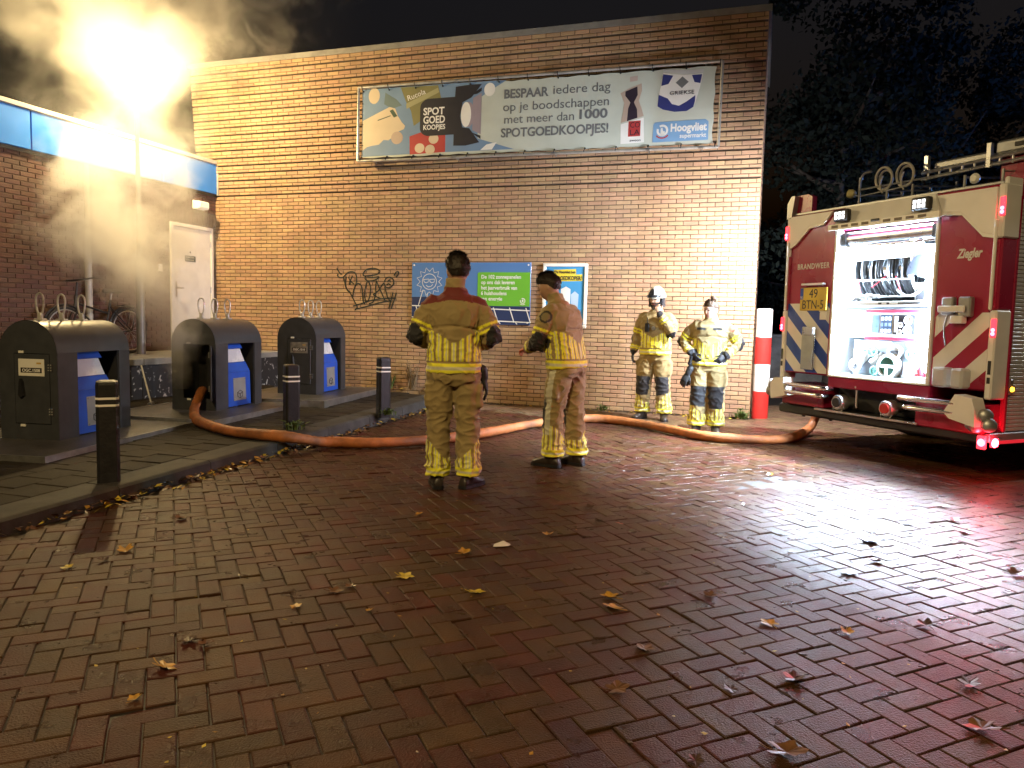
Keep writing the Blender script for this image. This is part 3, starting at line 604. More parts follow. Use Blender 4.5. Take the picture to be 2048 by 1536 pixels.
# ------------------------------------------------------------------ underground container columns
M_grey = mat('anthracite_powder_coat', (.045, .048, .055), .36, var=.15, scale=8, bump=.12, bscale=140, spec=.5, dirt=.25)
M_binblue = mat('blue_powder_coat', (.015, .085, .50), .38, var=.1, scale=8)
M_hatch = mat('white_hatch', (.74, .75, .76), .28, var=.06, scale=6)
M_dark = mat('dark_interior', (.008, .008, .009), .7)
M_tread = mat('tread_plate_steel', (.15, .145, .135), .45, metal=.6, var=.25, scale=6, bump=.5, bscale=45, dirt=.6)
M_label = mat('white_label', (.74, .72, .66), .4, var=.05)
def arch(w, zs, x0, n=18, inset=0.0, z0=0.0):
    r = w / 2 - inset; return [(x0 + inset, z0)] + [(x0 + w / 2 - r * math.cos(math.pi * k / n), zs + (r) * math.sin(math.pi * k / n)) for k in range(n + 1)] + [(x0 + w - inset, z0)]
def make_bin(lab, x, y, z, phi, opened, code):
    t = thing('waste_container', lab, 'waste container', (x, y, z), R(phi - 90), 'underground waste container columns')
    W, L_, ZS = .59, 1.0, .79
    # platform
    b = MB(); b.cbox(-1.02, -.72, -.055, .45, 1.42, 0, .008); pf_ = b.build('platform', M_tread, t)
    b = MB()
    for (a, c, d, e) in ((-1.035, -.735, .465, -.72), (.45, -.72, .465, 1.42), (-1.035, -.72, -1.02, 1.42)): b.box(a, c, -.10, d, e, .004)
    b.build('platform_edge', M_steel, pf_)
    # vault skin with the near plate, leaving the intake recess free on the right
    Y0, Y1, ZR = .25, .84, .79
    prof = arch(W, ZS, -W)
    b = MB(); outer = prof[:-1]; n = len(outer)
    th = .012
    rings = [[(p[0], yy, p[1]) for p in outer] for yy in (.0, L_)]
    b.loft(rings, cap=False, close=False)
    inn = arch(W, ZS, -W, inset=th)[:-1]
    b.loft([[(p[0], yy, p[1]) for p in inn] for yy in (.0, L_)], cap=False, close=False)
    for (a, c) in ((0, Y0), (Y1, L_)): b.box(-th, a, 0, 0, c, ZS)
    b.build('shell', M_grey, t, 35)
    def plate(name, yy0, yy1, hole=None):
        b = MB(); P_ = arch(W, ZS, -W, 24, .004)
        if hole is None: b.prism(P_, lambda a, c: (a, yy0, c), lambda a, c: (a, yy1, c))
        else:
            hx0, hx1, hz0, hz1 = hole
            for poly in ([(-W + .004, 0), (-.004, 0), (-.004, hz0), (-W + .004, hz0)], [(-W + .004, hz0), (hx0, hz0), (hx0, hz1), (-W + .004, hz1)], [(hx1, hz0), (-.004, hz0), (-.004, hz1), (hx1, hz1)], [(-W + .004, hz1), (-.004, hz1)] + P_[::-1][1:-1][:: 1]):
                b.prism(poly, lambda a, c: (a, yy0, c), lambda a, c: (a, yy1, c))
        return b.build(name, M_grey, t)
    HX0, HX1, HZ0, HZ1 = -.435, -.075, .14, .785
    plate('end_plate', -.004, .012, (HX0, HX1, HZ0, HZ1))
    plate('end_plate', L_ - .012, L_ + .004)
    # service door on the near end
    if opened: dr = bpy.data.objects.new('service_door', None)
    b = MB(); b.cbox(HX0 + .006, -.010, HZ0 + .006, HX1 - .006, .008, HZ1 - .006, .004)
    if opened:
        me_o = b.build('service_door', M_grey, t); me_o.data.transform(Matrix.Translation((HX1, 0, 0)) @ Matrix.Rotation(R(125), 4, 'Z') @ Matrix.Translation((-HX1, 0, 0))); dr = me_o
    else:
        dr = b.build('service_door', M_grey, t)
        b = MB(); b.cbox(-.385, -.0135, .58, -.125, -.010, .735, .002); lp = b.build('label_plate', M_label if code else mat('worn_label', (.20, .19, .17), .4, var=.4, scale=20), dr)
        b = MB(); b.box(-.36, -.0155, .61, -.15, -.0137, .655); b.build('label_strip', mat('label_black', (.02, .012, .01), .5), dr)
        text('label_text', code or 'OGC.1510', .04, M_wprint, dr, T(-.345, -.017, .618), width=.18, bold=.02)
        sheet([(-.20, .69), (-.155, .69), (-.155, .705), (-.20, .705)], -.0155).build('label_mark', mat('label_ochre', (.5, .33, .08), .5), dr)
        b = MB(); b.loft([[(-.355 + xx * r_, -.012 - d, zz) for xx in (-1, 1) for d in (0, .018)][0:1] + [(-.355 - r_, -.012, zz), (-.355 - r_ * .7, -.034, zz), (-.355 + r_ * .7, -.034, zz), (-.355 + r_, -.012, zz)] for zz, r_ in ((.385, .012), (.40, .034), (.44, .030), (.53, .018), (.555, .006))]); b.build('handle', M_black, dr)
    for zz in (.66, .26):
        b = MB(); b.cbox(HX1 - .02, -.013, zz - .035, HX1 + .03, -.005, zz + .035, .003); hg = b.build('hinge', M_grey, t)
        b = MB()
        for i in range(3):
            for xx in (-.008, .016): b.cyl((HX1 + xx, -.012, zz - .024 + i * .024), (HX1 + xx, -.0165, zz - .024 + i * .024), .0055, 8)
        b.build('hinge_screw', mat('bright_screw', (.8, .78, .72), .25, metal=.6), hg)
    for zz in (HZ1 + .012, HZ0 - .012):
        b = MB(); b.cbox(HX0 + .055, -.016, zz - .012, HX0 + .105, -.004, zz + .010, .002); b.build('latch_pin', M_label, t)
    # dark inside of the shell
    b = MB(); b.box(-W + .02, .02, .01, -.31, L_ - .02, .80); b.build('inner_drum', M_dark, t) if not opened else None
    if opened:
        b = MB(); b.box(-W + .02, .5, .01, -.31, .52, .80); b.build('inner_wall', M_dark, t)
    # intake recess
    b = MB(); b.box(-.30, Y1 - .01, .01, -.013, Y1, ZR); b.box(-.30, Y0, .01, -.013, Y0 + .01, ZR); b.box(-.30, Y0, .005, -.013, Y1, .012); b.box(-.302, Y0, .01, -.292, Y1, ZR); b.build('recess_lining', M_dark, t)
    yb0, yb1 = Y0 + .012, Y1 - .07
    def slab(name, prof_, m, ya0, ya1, yb0_, yb1_, par=t):
        (xa, za), (xb, zb) = prof_; b = MB(); d = .03
        b.add([(xa, ya0, za), (xa, ya1, za), (xb, yb1_, zb), (xb, yb0_, zb), (xa - d, ya0, za), (xa - d, ya1, za), (xb - d, yb1_, zb), (xb - d, yb0_, zb)], [(0, 1, 2, 3), (7, 6, 5, 4), (0, 4, 5, 1), (1, 5, 6, 2), (2, 6, 7, 3), (3, 7, 4, 0)]); return b.build(name, m, par)
    lowp = slab('intake_panel', ((-.016, .015), (-.030, .43)), M_binblue, yb0, yb1, yb0, yb1)
    slab('intake_sill', ((-.030, .432), (-.075, .55)), M_binblue, yb0, yb1, yb0, yb1 - .03)
    slab('intake_hatch', ((-.070, .555), (-.115, .715)), M_hatch, yb0, yb1 - .055, yb0, yb1 - .085)
    slab('intake_hood', ((-.095, .72), (-.125, .80)), M_binblue, yb0, yb1 - .06, yb0, yb1 - .085)
    b = MB(); b.box(-.29, yb0, .015, -.16, yb1 - .09, .78); b.build('intake_core', M_dark, t)
    b = MB()
    tl = lambda z: -.016 - (z - .015) / .415 * .014
    b.add([(tl(.08) + .004, yb0 + .13, .08), (tl(.08) + .004, yb1 - .11, .08), (tl(.36) + .004, yb1 - .11, .36), (tl(.36) + .004, yb0 + .13, .36), (tl(.08), yb0 + .13, .08), (tl(.08), yb1 - .11, .08), (tl(.36), yb1 - .11, .36), (tl(.36), yb0 + .13, .36)], [(0, 1, 2, 3), (0, 4, 5, 1), (1, 5, 6, 2), (2, 6, 7, 3), (3, 7, 4, 0)])
    ip = b.build('info_plate', mat('brushed_plate', (.33, .34, .34), .35, metal=.4, var=.1), lowp)
    b = MB(); yy, zz = yb0 + .265, .16
    for pts in ([(-.055, -.03), (-.055, .02), (0, .045), (.055, .02), (.055, -.03), (0, -.055), (-.055, -.03)], [(-.055, .02), (0, -.005), (.055, .02)], [(0, -.005), (0, -.055)]):
        b.tube([(tl(zz + c) + .006, yy + a, zz + c) for a, c in pts], .003, 5)
    b.build('box_symbol', M_dark, ip)
    b = MB()
    for a, c in ((.145, .095), (.145, .345), (.385, .095), (.385, .345)): b.cyl((tl(c) + .004, yb0 + a, c), (tl(c) + .009, yb0 + a, c), .007, 8)
    b.build('plate_screw', mat('bright_screw', (.8, .78, .72), .25), ip)
    # lifting loops
    for k in range(3):
        yy = .16 + k * .27; zt = ZS + W / 2
        b = MB(); b.cbox(-W / 2 - .045, yy - .03, zt - .01, -W / 2 + .045, yy + .03, zt + .012, .004); b.cbox(-W / 2 - .022, yy - .016, zt + .01, -W / 2 + .022, yy + .016, zt + .07, .006)
        lo = crom([(-.016, .05), (-.046, .10), (-.040, .19), (0, .225), (.040, .19), (.046, .10), (.016, .05)] and [(-W / 2 + a, yy, zt + c) for a, c in ((-.014, .05), (-.030, .09), (-.040, .17), (-.030, .225), (0, .245), (.030, .225), (.040, .17), (.030, .09), (.014, .05))], 4)
        b.tube(lo, .0085, 8); b.build('lifting_loop', mat('zinc_plated_loop', (.62, .60, .56), .3, metal=.45, var=.15), t, True)
    return t
make_bin('nearest waste container, with a white code label on its grey service door', -4.09, 6.73, .155, 82, False, 'OGC.1508')
bin2 = make_bin('middle waste container, service door open and fire hose pushed inside', -3.49, 8.81, .185, 78, True, None)
make_bin('farthest waste container, closed, standing closest to the brick wall', -2.76, 10.53, .225, 79, False, None)

# ------------------------------------------------------------------ fire hose
HOSE = [(-3.80, 9.20, .38), (-3.72, 8.95, .40), (-3.66, 8.74, .37), (-3.62, 8.50, .24), (-3.44, 8.12, .185), (-3.17, 7.76, .178), (-2.79, 7.39, .175), (-2.44, 7.23, .172), (-2.19, 7.19, .165), (-2.04, 7.32, .12), (-1.92, 7.50, .068), (-1.74, 7.57, .058), (-1.436, 7.578, .056), (-1.048, 7.729, .056), (-.656, 8.02, .056), (-.24, 8.522, .056), (.235, 9.224, .056), (.707, 9.778, .056), (1.182, 9.912, .056), (1.596, 9.591, .056), (1.893, 9.144, .056), (2.195, 8.627, .056), (2.492, 8.448, .056), (2.872, 8.40, .056), (3.20, 8.56, .056), (3.50, 8.95, .06), (3.72, 9.22, .12), (3.80, 9.22, .33)]
hp = crom(HOSE, 8); rs = [.053 + .0022 * math.sin(i * 1.9) + .0035 * math.sin(i * .23) + .002 * mnoise.noise(Vector((i * .9, 0, 0))) for i in range(len(hp))]
hose = MB().tube(hp, rs, 16)
M_hose = mat('orange_rubber_hose', (.40, .13, .035), .55, var=.35, scale=9, bump=.45, bscale=190, dirt=.6)
ho = hose.build('fire_hose', M_hose, None, True); tag(ho, 'thick orange-brown fire hose running from the open bin to the truck', 'hose')

# ------------------------------------------------------------------ bicycle on the ledge
M_bike = mat('bicycle_black', (.02, .02, .022), .35, var=.2); M_tyre = mat('tyre_rubber', (.022, .021, .02), .75); M_spoke = mat('spoke_steel', (.45, .44, .42), .35, metal=.8)
bk = thing('bicycle', 'dark city bicycle leaning on the annexe wall behind the nearest bin', 'bicycle'); bk.matrix_world = WALL @ Matrix.Translation((XL + .30, -2.28, .70)) @ Matrix.Rotation(R(-4), 4, 'Y') @ Matrix.Rotation(R(-90), 4, 'Z')
# local: +x forward (towards the camera)
for xx in (0, 1.08):
    b = MB(); b.torus((xx, 0, .345), (0, 1, 0), .325, .02, 36, 8); w_ = b.build('wheel', M_tyre, bk, True)
    b = MB(); b.torus((xx, 0, .345), (0, 1, 0), .298, .010, 36, 6); b.cyl((xx, -.035, .345), (xx, .035, .345), .02)
    for k in range(18): b.cyl((xx, .02 * (-1) ** k, .345), (xx + .295 * math.cos(k * math.pi / 9), 0, .345 + .295 * math.sin(k * math.pi / 9)), .0022, 4)
    b.build('rim', M_spoke, w_, True)
b = MB(); bb = (.45, 0, .29); seat = (.30, 0, .80); head = (.88, 0, .86); hd2 = (.92, 0, .68)
for p, q, r in ((bb, seat, .017), (bb, hd2, .018), ((.36, 0, .60), (.90, 0, .74), .016), (hd2, head, .02)): b.cyl(p, q, r, 10)
for s in (-.05, .05): b.cyl((0, s, .345), (.45, s * .4, .29), .010, 8); b.cyl((0, s, .345), (.335, s * .3, .70), .009, 8); b.tube([(.915, s * .6, .66), (.95, s, .58), (1.08, s, .345)], .011, 8)
b.build('frame', M_bike, bk, True)
b = MB(); b.cyl(seat, (.275, 0, .90), .013, 8); b.build('seat_post', M_spoke, bk, True)
b = MB(); b.loft([[(xx, yy * w_, .915 + zz) for yy, zz in ((-1, 0), (-.8, .03), (0, .04), (.8, .03), (1, 0), (0, -.02))] for xx, w_ in ((.14, .06), (.17, .10), (.25, .10), (.34, .045), (.42, .02))]); b.build('saddle', M_black, bk, True)
b = MB(); b.cyl(head, (.855, 0, 1.03), .014, 8); b.tube(crom([(.66, -.30, 1.06), (.78, -.27, 1.08), (.87, -.12, 1.06), (.87, .12, 1.06), (.78, .27, 1.08), (.66, .30, 1.06)], 5), .012, 8); b.build('handlebar', M_bike, bk, True)
b = MB()
for xx in (0, 1.08):
    ring = [Vector((xx, 0, .345)) + Vector((math.cos(R(a)), 0, math.sin(R(a)))) * .365 for a in range(10 if xx == 0 else 30, 171, 10)]
    b.tube(ring, .016, 6)
b.build('mudguard', M_bike, bk, True)
b = MB(); b.torus((.45, .04, .29), (0, 1, 0), .09, .006, 24, 6); b.cyl((.45, -.1, .29), (.45, .1, .29), .012); b.box(.40, .09, .14, .50, .16, .16); b.cyl((.45, .1, .29), (.45, .1, .15), .010); b.build('crankset', M_spoke, bk, True)
b = MB(); b.box(-.30, -.07, .72, .12, .07, .735); b.cyl((0, -.06, .345), (-.12, -.06, .72), .006, 6); b.cyl((0, .06, .345), (-.12, .06, .72), .006, 6); b.build('rear_rack', M_bike, bk)

# ------------------------------------------------------------------ street lamps (one in view, one behind the camera)
def street_lamp(lab, loc, power, ztop, cutoff=False):
    t = thing('street_lamp', lab, 'street lamp', loc, 0, 'street lamps')
    M_pole = mat('lamp_pole_grey', (.20, .20, .19), .45, metal=.4, var=.15)
    b = MB(); b.cyl((0, 0, -.05), (0, 0, 1.4), .062, 16); b.cyl((0, 0, 1.4), (0, 0, 1.46), .062, 16, .04); b.cyl((0, 0, 1.46), (0, 0, ztop), .037, 16, .03); b.build('pole', M_pole, t, 40)
    b = MB(); b.lathe((0, 0, ztop), (0, 0, 1), [(.03, -.02), (.05, 0), (.075, .03), (.03, .05)], 16); b.build('collar', M_pole, t, 40)
    m = bpy.data.materials.new('lit_lantern_glass'); m.use_nodes = True; nt = m.node_tree; nt.nodes.clear(); on = nd(nt, 'ShaderNodeOutputMaterial'); mx = nd(nt, 'ShaderNodeMixShader'); tr_ = nd(nt, 'ShaderNodeBsdfTransparent'); em_ = nd(nt, 'ShaderNodeEmission')
    nt.links.new(tr_.outputs[0], mx.inputs[1]); nt.links.new(em_.outputs[0], mx.inputs[2]); nt.links.new(mx.outputs[0], on.inputs[0]); mx.inputs[0].default_value = .12; em_.inputs[0].default_value = (*WARM, 1); em_.inputs[1].default_value = 60
    prof = [(.065, .035), (.19, .40)]
    if cutoff: lamp('lantern_bulb', 'SPOT', power, WARM, t, (0, 0, ztop + .20), size=.10, spot=R(154), blend=.22)
    else: lamp('lantern_bulb', 'POINT', power, WARM, t, (0, 0, ztop + .24), size=.07)
    n = 10; b = MB(); b.loft([[(r * math.cos(2 * math.pi * k / n), r * math.sin(2 * math.pi * k / n), ztop + h) for k in range(n)] for r, h in prof], False); b.build('lantern', m, t, True)
    b = MB(); b.lathe((0, 0, ztop), (0, 0, 1), [(.20, .405), (.235, .41), (.20, .46), (.10, .50), (.02, .515)], 24); b.build('lantern_cap', M_pole, t, 40)
street_lamp('lit street lamp on the ledge, its lantern glowing inside the smoke', (-5.60, 11.3, .70), P_STREET, 3.80)
street_lamp('second lit street lamp standing behind the photographer', (-2.4, -3.0, 0), P_STREET2, 6.9, True)
# ------------------------------------------------------------------ fire engine
TA = R(-66)
trk = thing('fire_engine', 'red fire engine seen from behind with its lit pump compartment open', 'fire engine', (3.16, 8.80, 0), TA)
M_red = mat('fire_red_paint', (.30, .011, .048), .28, var=.05, scale=2, coat=.5, spec=.5)
M_cream = mat('cream_trim_paint', (.74, .74, .74), .4, var=.06, scale=4); M_pwhite = mat('bright_white_trim', (.78, .78, .76), .35, var=.04)
M_alu = mat('aluminium', (.62, .63, .64), .3, metal=.85, var=.1, scale=9); M_alud = mat('dull_aluminium', (.36, .37, .38), .42, metal=.7, var=.12, scale=9)
M_int = mat('compartment_white', (.78, .82, .84), .45, var=.05); M_chrome = mat('chrome_tube', (.75, .75, .76), .16, metal=1, var=.05)
M_bkr = mat('black_rubber', (.014, .014, .017), .5, var=.2); M_navy = mat('dark_underbody', (.014, .014, .018), .6, var=.2)
M_sblue = mat('stripe_blue', (.012, .05, .33), .35, var=.05); M_swhite = mat('stripe_white', (.68, .68, .67), .35, var=.05); M_shut = mat('shutter_grey', (.42, .42, .43), .4, metal=.15, var=.1)
M_ptext = mat('grey_white_lettering', (.66, .66, .66), .4, var=.03)
def emis(name, c, s, base=(.3, .02, .02)): return mat(name, base, .3, emit=c, estr=s)
M_redl = emis('lit_red_lamp', RED, 26); M_redd = emis('red_lamp_lens', RED, 3); M_amb = emis('lit_amber_lamp', (1, .45, .02), 8, (.5, .2, .01)); M_led = emis('lit_white_led', COOL, 30, (.9, .9, .9)); M_ledd = emis('work_light_led', (.9, .95, 1), 1.6, (.8, .8, .8))
U0, U1, W = .72, 1.87, 2.5
ZB, ZO0, ZO1, ZT = .46, .83, 2.36, 2.62
def tb(name, args, m, c=.01, parent=None): b = MB(); b.cbox(*args, c); return b.build(name, m, parent or trk)
DEP = .95
# body volumes round the open compartment
b = MB(); b.box(.04, DEP, .55, W - .04, 7.2, ZT - .02); b.build('body_core', M_red, trk)
tb('rear_panel', (.045, .0, ZO0 - .02, U0 - .03, DEP, ZT - .02), M_red, .015); pr = tb('rear_panel', (U1 + .03, .0, ZO0 - .02, W - .045, DEP, ZT - .02), M_red, .015)
tb('rear_header', (U0 - .03, .005, ZO1 + .01, U1 + .03, DEP, ZT - .02), M_red); tb('rear_sill', (U0 - .035, .008, ZO0 - .14, U1 + .035, DEP, ZO0 - .02), M_red)
tb('opening_frame', (U0 - .03, -.012, ZO0 - .02, U0, .10, ZO1 + .02), M_pwhite, .004); tb('opening_frame', (U1, -.012, ZO0 - .02, U1 + .03, .10, ZO1 + .02), M_cream, .004); tb('opening_frame', (U0, -.010, ZO0 - .022, U1, .10, ZO0), M_pwhite, .004)
# cab far ahead, out of the picture but part of the vehicle
b = MB(); b.prism([(7.2, .55), (9.0, .55), (9.05, 1.3), (8.75, 2.75), (7.2, 2.75)], lambda a, c: (.05, a, c), lambda a, c: (W - .05, a, c)); b.build('cab', M_red, trk)
tb('chassis', (.45, .6, .42, W - .45, 8.6, .60), M_navy)
for yy in (2.1, 7.6):
    for uu in (.05, W - .35):
        b = MB(); b.lathe((uu, yy, .50), (1, 0, 0), [(.30, .0), (.46, .02), (.50, .06), (.50, .24), (.46, .29), (.30, .30)], 28); wh = b.build('wheel', M_tyre, trk, 40)
        b = MB(); b.lathe((uu + .29 if uu > 1 else uu - .0, yy, .50), (1 if uu > 1 else -1, 0, 0), [(.28, -.02), (.28, .015), (.12, .005), (.10, .05), (.0, .06)], 20); b.build('rim', M_alud, wh, 40)
# compartment lining
b = MB(); d = .012
b.box(U0, DEP - .03, ZO0, U1, DEP - .004, ZO1); b.box(U0, .10, ZO0, U0 + d, DEP - .03, ZO1); b.box(U1 - d, .10, ZO0, U1, DEP - .03, ZO1); b.box(U0 + d, .10, ZO1 - d, U1 - d, DEP - .03, ZO1 + .004); b.box(U0 + d, .0, ZO0, U1 - d, DEP - .03, ZO0 + d); b.build('compartment_lining', M_int, trk)
for (a, c) in ((U0 + .002, U0 + .05), (U1 - .05, U1 - .002)):
    tb('led_strip', (a, .03, ZO0 + .10, c, .085, ZO1 - .22), M_led, .003)
tb('led_strip', (U0 + .2, .20, ZO1 - .06, U1 - .2, .24, ZO1 - .03), M_led, .003)
lamp('compartment_light', 'AREA', P_REAR, COOL, trk, ((U0 + U1) / 2, .215, ZO1 - .065), (R(-48), 0, 0), .8, .05)
for (uu, ry) in ((U0 + .055, -90), (U1 - .055, 90)): lamp('compartment_side_light', 'AREA', 170 if ry > 0 else 70, COOL, trk, (uu, .055, 1.5), (0, R(ry), 0), 1.1, .04)
# roller shutter box and rolled shutter
b = MB(); b.cyl((U0 + .06, .10, ZO1 - .085), (U1 - .06, .10, ZO1 - .085), .055, 20); b.build('rolled_shutter', M_alu, trk, True)
for uu in (U0 + .01, U1 - .075): tb('shutter_bearing', (uu, .03, ZO1 - .15, uu + .065, .17, ZO1 - .02), M_bkr)
b = MB(); b.cyl((U0 + .05, .06, ZO1 - .17), (U1 - .05, .06, ZO1 - .17), .014, 10); b.build('shutter_bar', M_chrome, trk, True)
# upper shelf with hose reel
SH = 1.60
tb('shelf', (U0 + .013, .08, SH - .03, U1 - .013, DEP - .04, SH), M_alu, .004); sl_ = tb('shelf_rail', (U0 + .02, .05, SH - .035, U1 - .02, .075, SH + .015), M_int, .004)
for a, c in ((.52, .56), (.62, .65), (.75, 1.0)): tb('shelf_slot', (U0 + a, .046, SH - .015, U0 + c, .050, SH + .002), M_bkr, .001, sl_)
reel = MB(); RC = Vector((U0 + .48, .42, SH + .345))
for k in range(11): reel.torus(RC + Vector((-.31 + k * .060, .0, .0)), (1, .08 * math.sin(k * 2.3), .03 * math.cos(k)), .285 + .012 * math.sin(k * 3.1), .029, 30, 8)
rl = reel.build('hose_reel', mat('reel_hose_black', (.02, .022, .025), .35, var=.3, scale=12), trk, True)
b = MB()
for uu in (-.36, .36): b.torus(RC + Vector((uu, 0, 0)), (1, 0, 0), .325, .014, 36, 8)
for a in range(0, 360, 40):
    p = RC + Vector((0, math.cos(R(a)) * .315, math.sin(R(a)) * .315)); b.cyl(p + Vector((-.34, 0, 0)), p + Vector((.34, 0, 0)), .010, 8)
b.cyl(RC + Vector((-.38, 0, 0)), RC + Vector((.38, 0, 0)), .04, 12); b.build('reel_frame', M_int, rl, True)
b = MB(); b.torus((U0 + .78, .16, SH + .34), (.25, 1, 0), .27, .013, 36, 8); b.box(U0 + .14, .135, SH + .335, U0 + 1.0, .16, SH + .365); b.box(U0 + .14, .135, SH + .46, U0 + .86, .15, SH + .475); b.build('reel_guard', M_int, rl, True)
for p, q in (((.16, .33), (.23, .10)), ((.36, .16), (.60, .32)), ((.62, .33), (.70, .12))):
    b = MB(); b.cyl((U0 + p[0], .128, SH + p[1]), (U0 + q[0], .128, SH + q[1]), .006, 6); b.build('red_strap', mat('red_strap', (.5, .03, .05), .5), rl)
b = MB(); b.cyl((U0 + .20, .10, SH + .06), (U0 + .48, .10, SH + .07), .022, 10); b.cyl((U0 + .22, .10, SH + .06), (U0 + .16, .10, SH + .02), .04, 10); b.cyl((U0 + .36, .10, SH + .03), (U0 + .36, .10, SH + .10), .03, 10); b.build('branch_pipe', M_alud, trk, True)
# round box at the right of the reel
b = MB(); b.lathe((U1 - .19, .30, SH + .40), (0, -1, 0), [(.15, 0), (.165, .02), (.165, .16), (.14, .20), (.0, .21)], 28); dr_ = b.build('round_drum', M_int, trk, 40)
b = MB(); b.prism(ell(0, 0, .145, .19, 16, 0, 180), lambda a, c: (U1 - .19 + a, .085, SH + .27 + c), lambda a, c: (U1 - .19 + a, .06, SH + .27 + c)); b.build('drum_screen', mat('blue_grey_screen', (.16, .20, .28), .3), dr_)
tb('equipment_box', (U1 - .33, .18, SH + .01, U1 - .04, .42, SH + .20), M_int); tb('equipment_front', (U1 - .30, .165, SH + .03, U1 - .20, .178, SH + .13), M_bkr, .004); tb('equipment_front', (U1 - .15, .165, SH + .02, U1 - .05, .178, SH + .12), mat('blue_grey_screen', (.16, .20, .28), .3), .004)
# pump panel
PZ0, PZ1 = 1.245, 1.525
pp = tb('pump_panel', (U0 + .10, .10, PZ0, U1 - .014, .16, PZ1), M_int, .006)
for z in (PZ1 - .025, PZ0 - .02): tb('red_edge', (U0 + .34, .088, z, U1 - .02, .0995, z + .028), mat('panel_red', (.55, .03, .07), .35), .003, pp)
tb('panel_glass', (U0 + .30, .0945, PZ0 + .05, U0 + .42, .0995, PZ1 - .05), mat('panel_pale_blue', (.35, .52, .62), .3), .001, pp); tb('panel_glass', (U0 + .435, .0945, PZ0 + .05, U0 + .51, .0995, PZ1 - .05), mat('panel_blue', (.22, .36, .50), .3), .001, pp)
kp_ = tb('keypad', (U0 + .525, .0945, PZ0 + .045, U0 + .66, .0995, PZ1 - .045), mat('keypad_blue', (.06, .11, .22), .4), .001, pp)
for i in range(3):
    for j in range(3): tb('key', (U0 + .532 + i * .043, .089, PZ0 + .055 + j * .062, U0 + .562 + i * .043, .0944, PZ0 + .09 + j * .062), M_int if j != 1 else mat('key_blue', (.2, .3, .45), .4), .002, pp)
ga = tb('gauge_panel', (U0 + .675, .0945, PZ0 + .04, U0 + .92, .0995, PZ1 - .045), mat('gauge_black', (.03, .03, .045), .4), .001, pp)
for uu, zz, r_ in ((.845, .18, .045), (.84, .085, .045), (.76, .135, .026), (.755, .065, .026)):
    b = MB(); b.lathe((U0 + uu, .0944, PZ0 + zz), (0, -1, 0), [(r_, 0), (r_, .010), (r_ * .85, .012), (r_ * .85, .006), (0, .006)], 20); b.build('gauge', M_int, pp, 40)
tb('gauge_scale', (U0 + .69, .0895, PZ0 + .06, U0 + .73, .0944, PZ1 - .06), M_int, .001, pp)
for i in range(2):
    for j in range(3): tb('key', (U0 + .965 + i * .06, .094, PZ0 + .05 + j * .065, U0 + 1.005 + i * .06, .0995, PZ0 + .10 + j * .065), mat('pale_key', (.55, .68, .72), .4), .002, pp)
# valve board
vb = tb('valve_board', (U0 + .10, .22, ZO0 + .02, U1 - .014, .26, PZ0 - .03), mat('valve_board_grey', (.22, .26, .31), .5), .004)
M_wheel = mat('teal_handwheel', (.16, .42, .38), .35)
def handwheel(uu, zz, r_, m=None):
    b = MB(); b.torus((uu, .15, zz), (0, 1, 0), r_, r_ * .2, 24, 8); b.cyl((uu, .22, zz), (uu, .14, zz), r_ * .3, 10)
    for a in range(0, 360, 72): b.cyl((uu, .15, zz), (uu + r_ * math.cos(R(a)), .15, zz + r_ * math.sin(R(a))), r_ * .14, 6)
    return b.build('handwheel', m or M_wheel, trk, True)
handwheel(U0 + .40, 1.10, .05); handwheel(U0 + .86, 1.09, .058); handwheel(U0 + 1.04, 1.085, .055); handwheel(U0 + .44, .90, .045); handwheel(U0 + .27, 1.10, .03)
b = MB(); b.torus((U0 + .66, .15, 1.105), (0, 1, 0), .072, .010, 28, 8); b.cyl((U0 + .66, .22, 1.105), (U0 + .66, .17, 1.105), .06, 20); b.build('selector', M_int, trk, True); tb('selector_knob', (U0 + .615, .145, 1.09, U0 + .71, .169, 1.12), M_bkr, .008)
for a in (.48, .74, .95): tb('valve_label', (U0 + a, .212, 1.165, U0 + a + .10, .219, 1.195), M_int, .001)
b = MB(); b.lathe((U0 + .60, .20, .955), (0, -1, 0), [(.125, 0), (.13, .05), (.115, .075), (.10, .08), (.095, .05), (0, .05)], 32); sc_ = b.build('suction_inlet', M_int, trk, 40)
b = MB(); b.cyl((U0 + .60, .148, .955), (U0 + .60, .142, .955), .092, 28); b.build('inlet_cap', mat('dark_green_cap', (.015, .07, .045), .4), sc_); b = MB(); b.cbox(U0 + .505, .112, .94, U0 + .695, .14, .972, .006); b.cbox(U0 + .588, .113, .86, U0 + .612, .139, .955, .006); b.build('cap_bar', M_int, sc_)
b = MB(); b.lathe((U0 + .20, .16, .945), (0, -1, 0), [(.07, 0), (.07, .03), (.05, .035), (.048, .02), (0, .02)], 24); oc = b.build('outlet', M_int, trk, 40); b = MB(); b.cyl((U0 + .20, .139, .945), (U0 + .20, .132, .945), .045, 20); b.cyl((U0 + .20, .132, .945), (U0 + .20, .125, .945), .012); b.build('outlet_cap', M_bkr, oc, True)
b = MB(); b.cyl((U0 + .22, .18, .96), (U0 + .32, .20, 1.08), .035, 12); b.cyl((U0 + .36, .2, .98), (U0 + .48, .21, 1.06), .035, 12); b.build('pipework', M_int, trk, True)
b = MB(); b.cyl((U0 + .83, .14, .87), (U0 + .83, .14, 1.0), .035, 14); b.cyl((U0 + .83, .14, .85), (U0 + .83, .14, .88), .045, 14); b.torus((U0 + .83, .12, .98), (0, 1, 0), .025, .006, 16, 6); b.build('filter_jar', M_alu, trk, True)
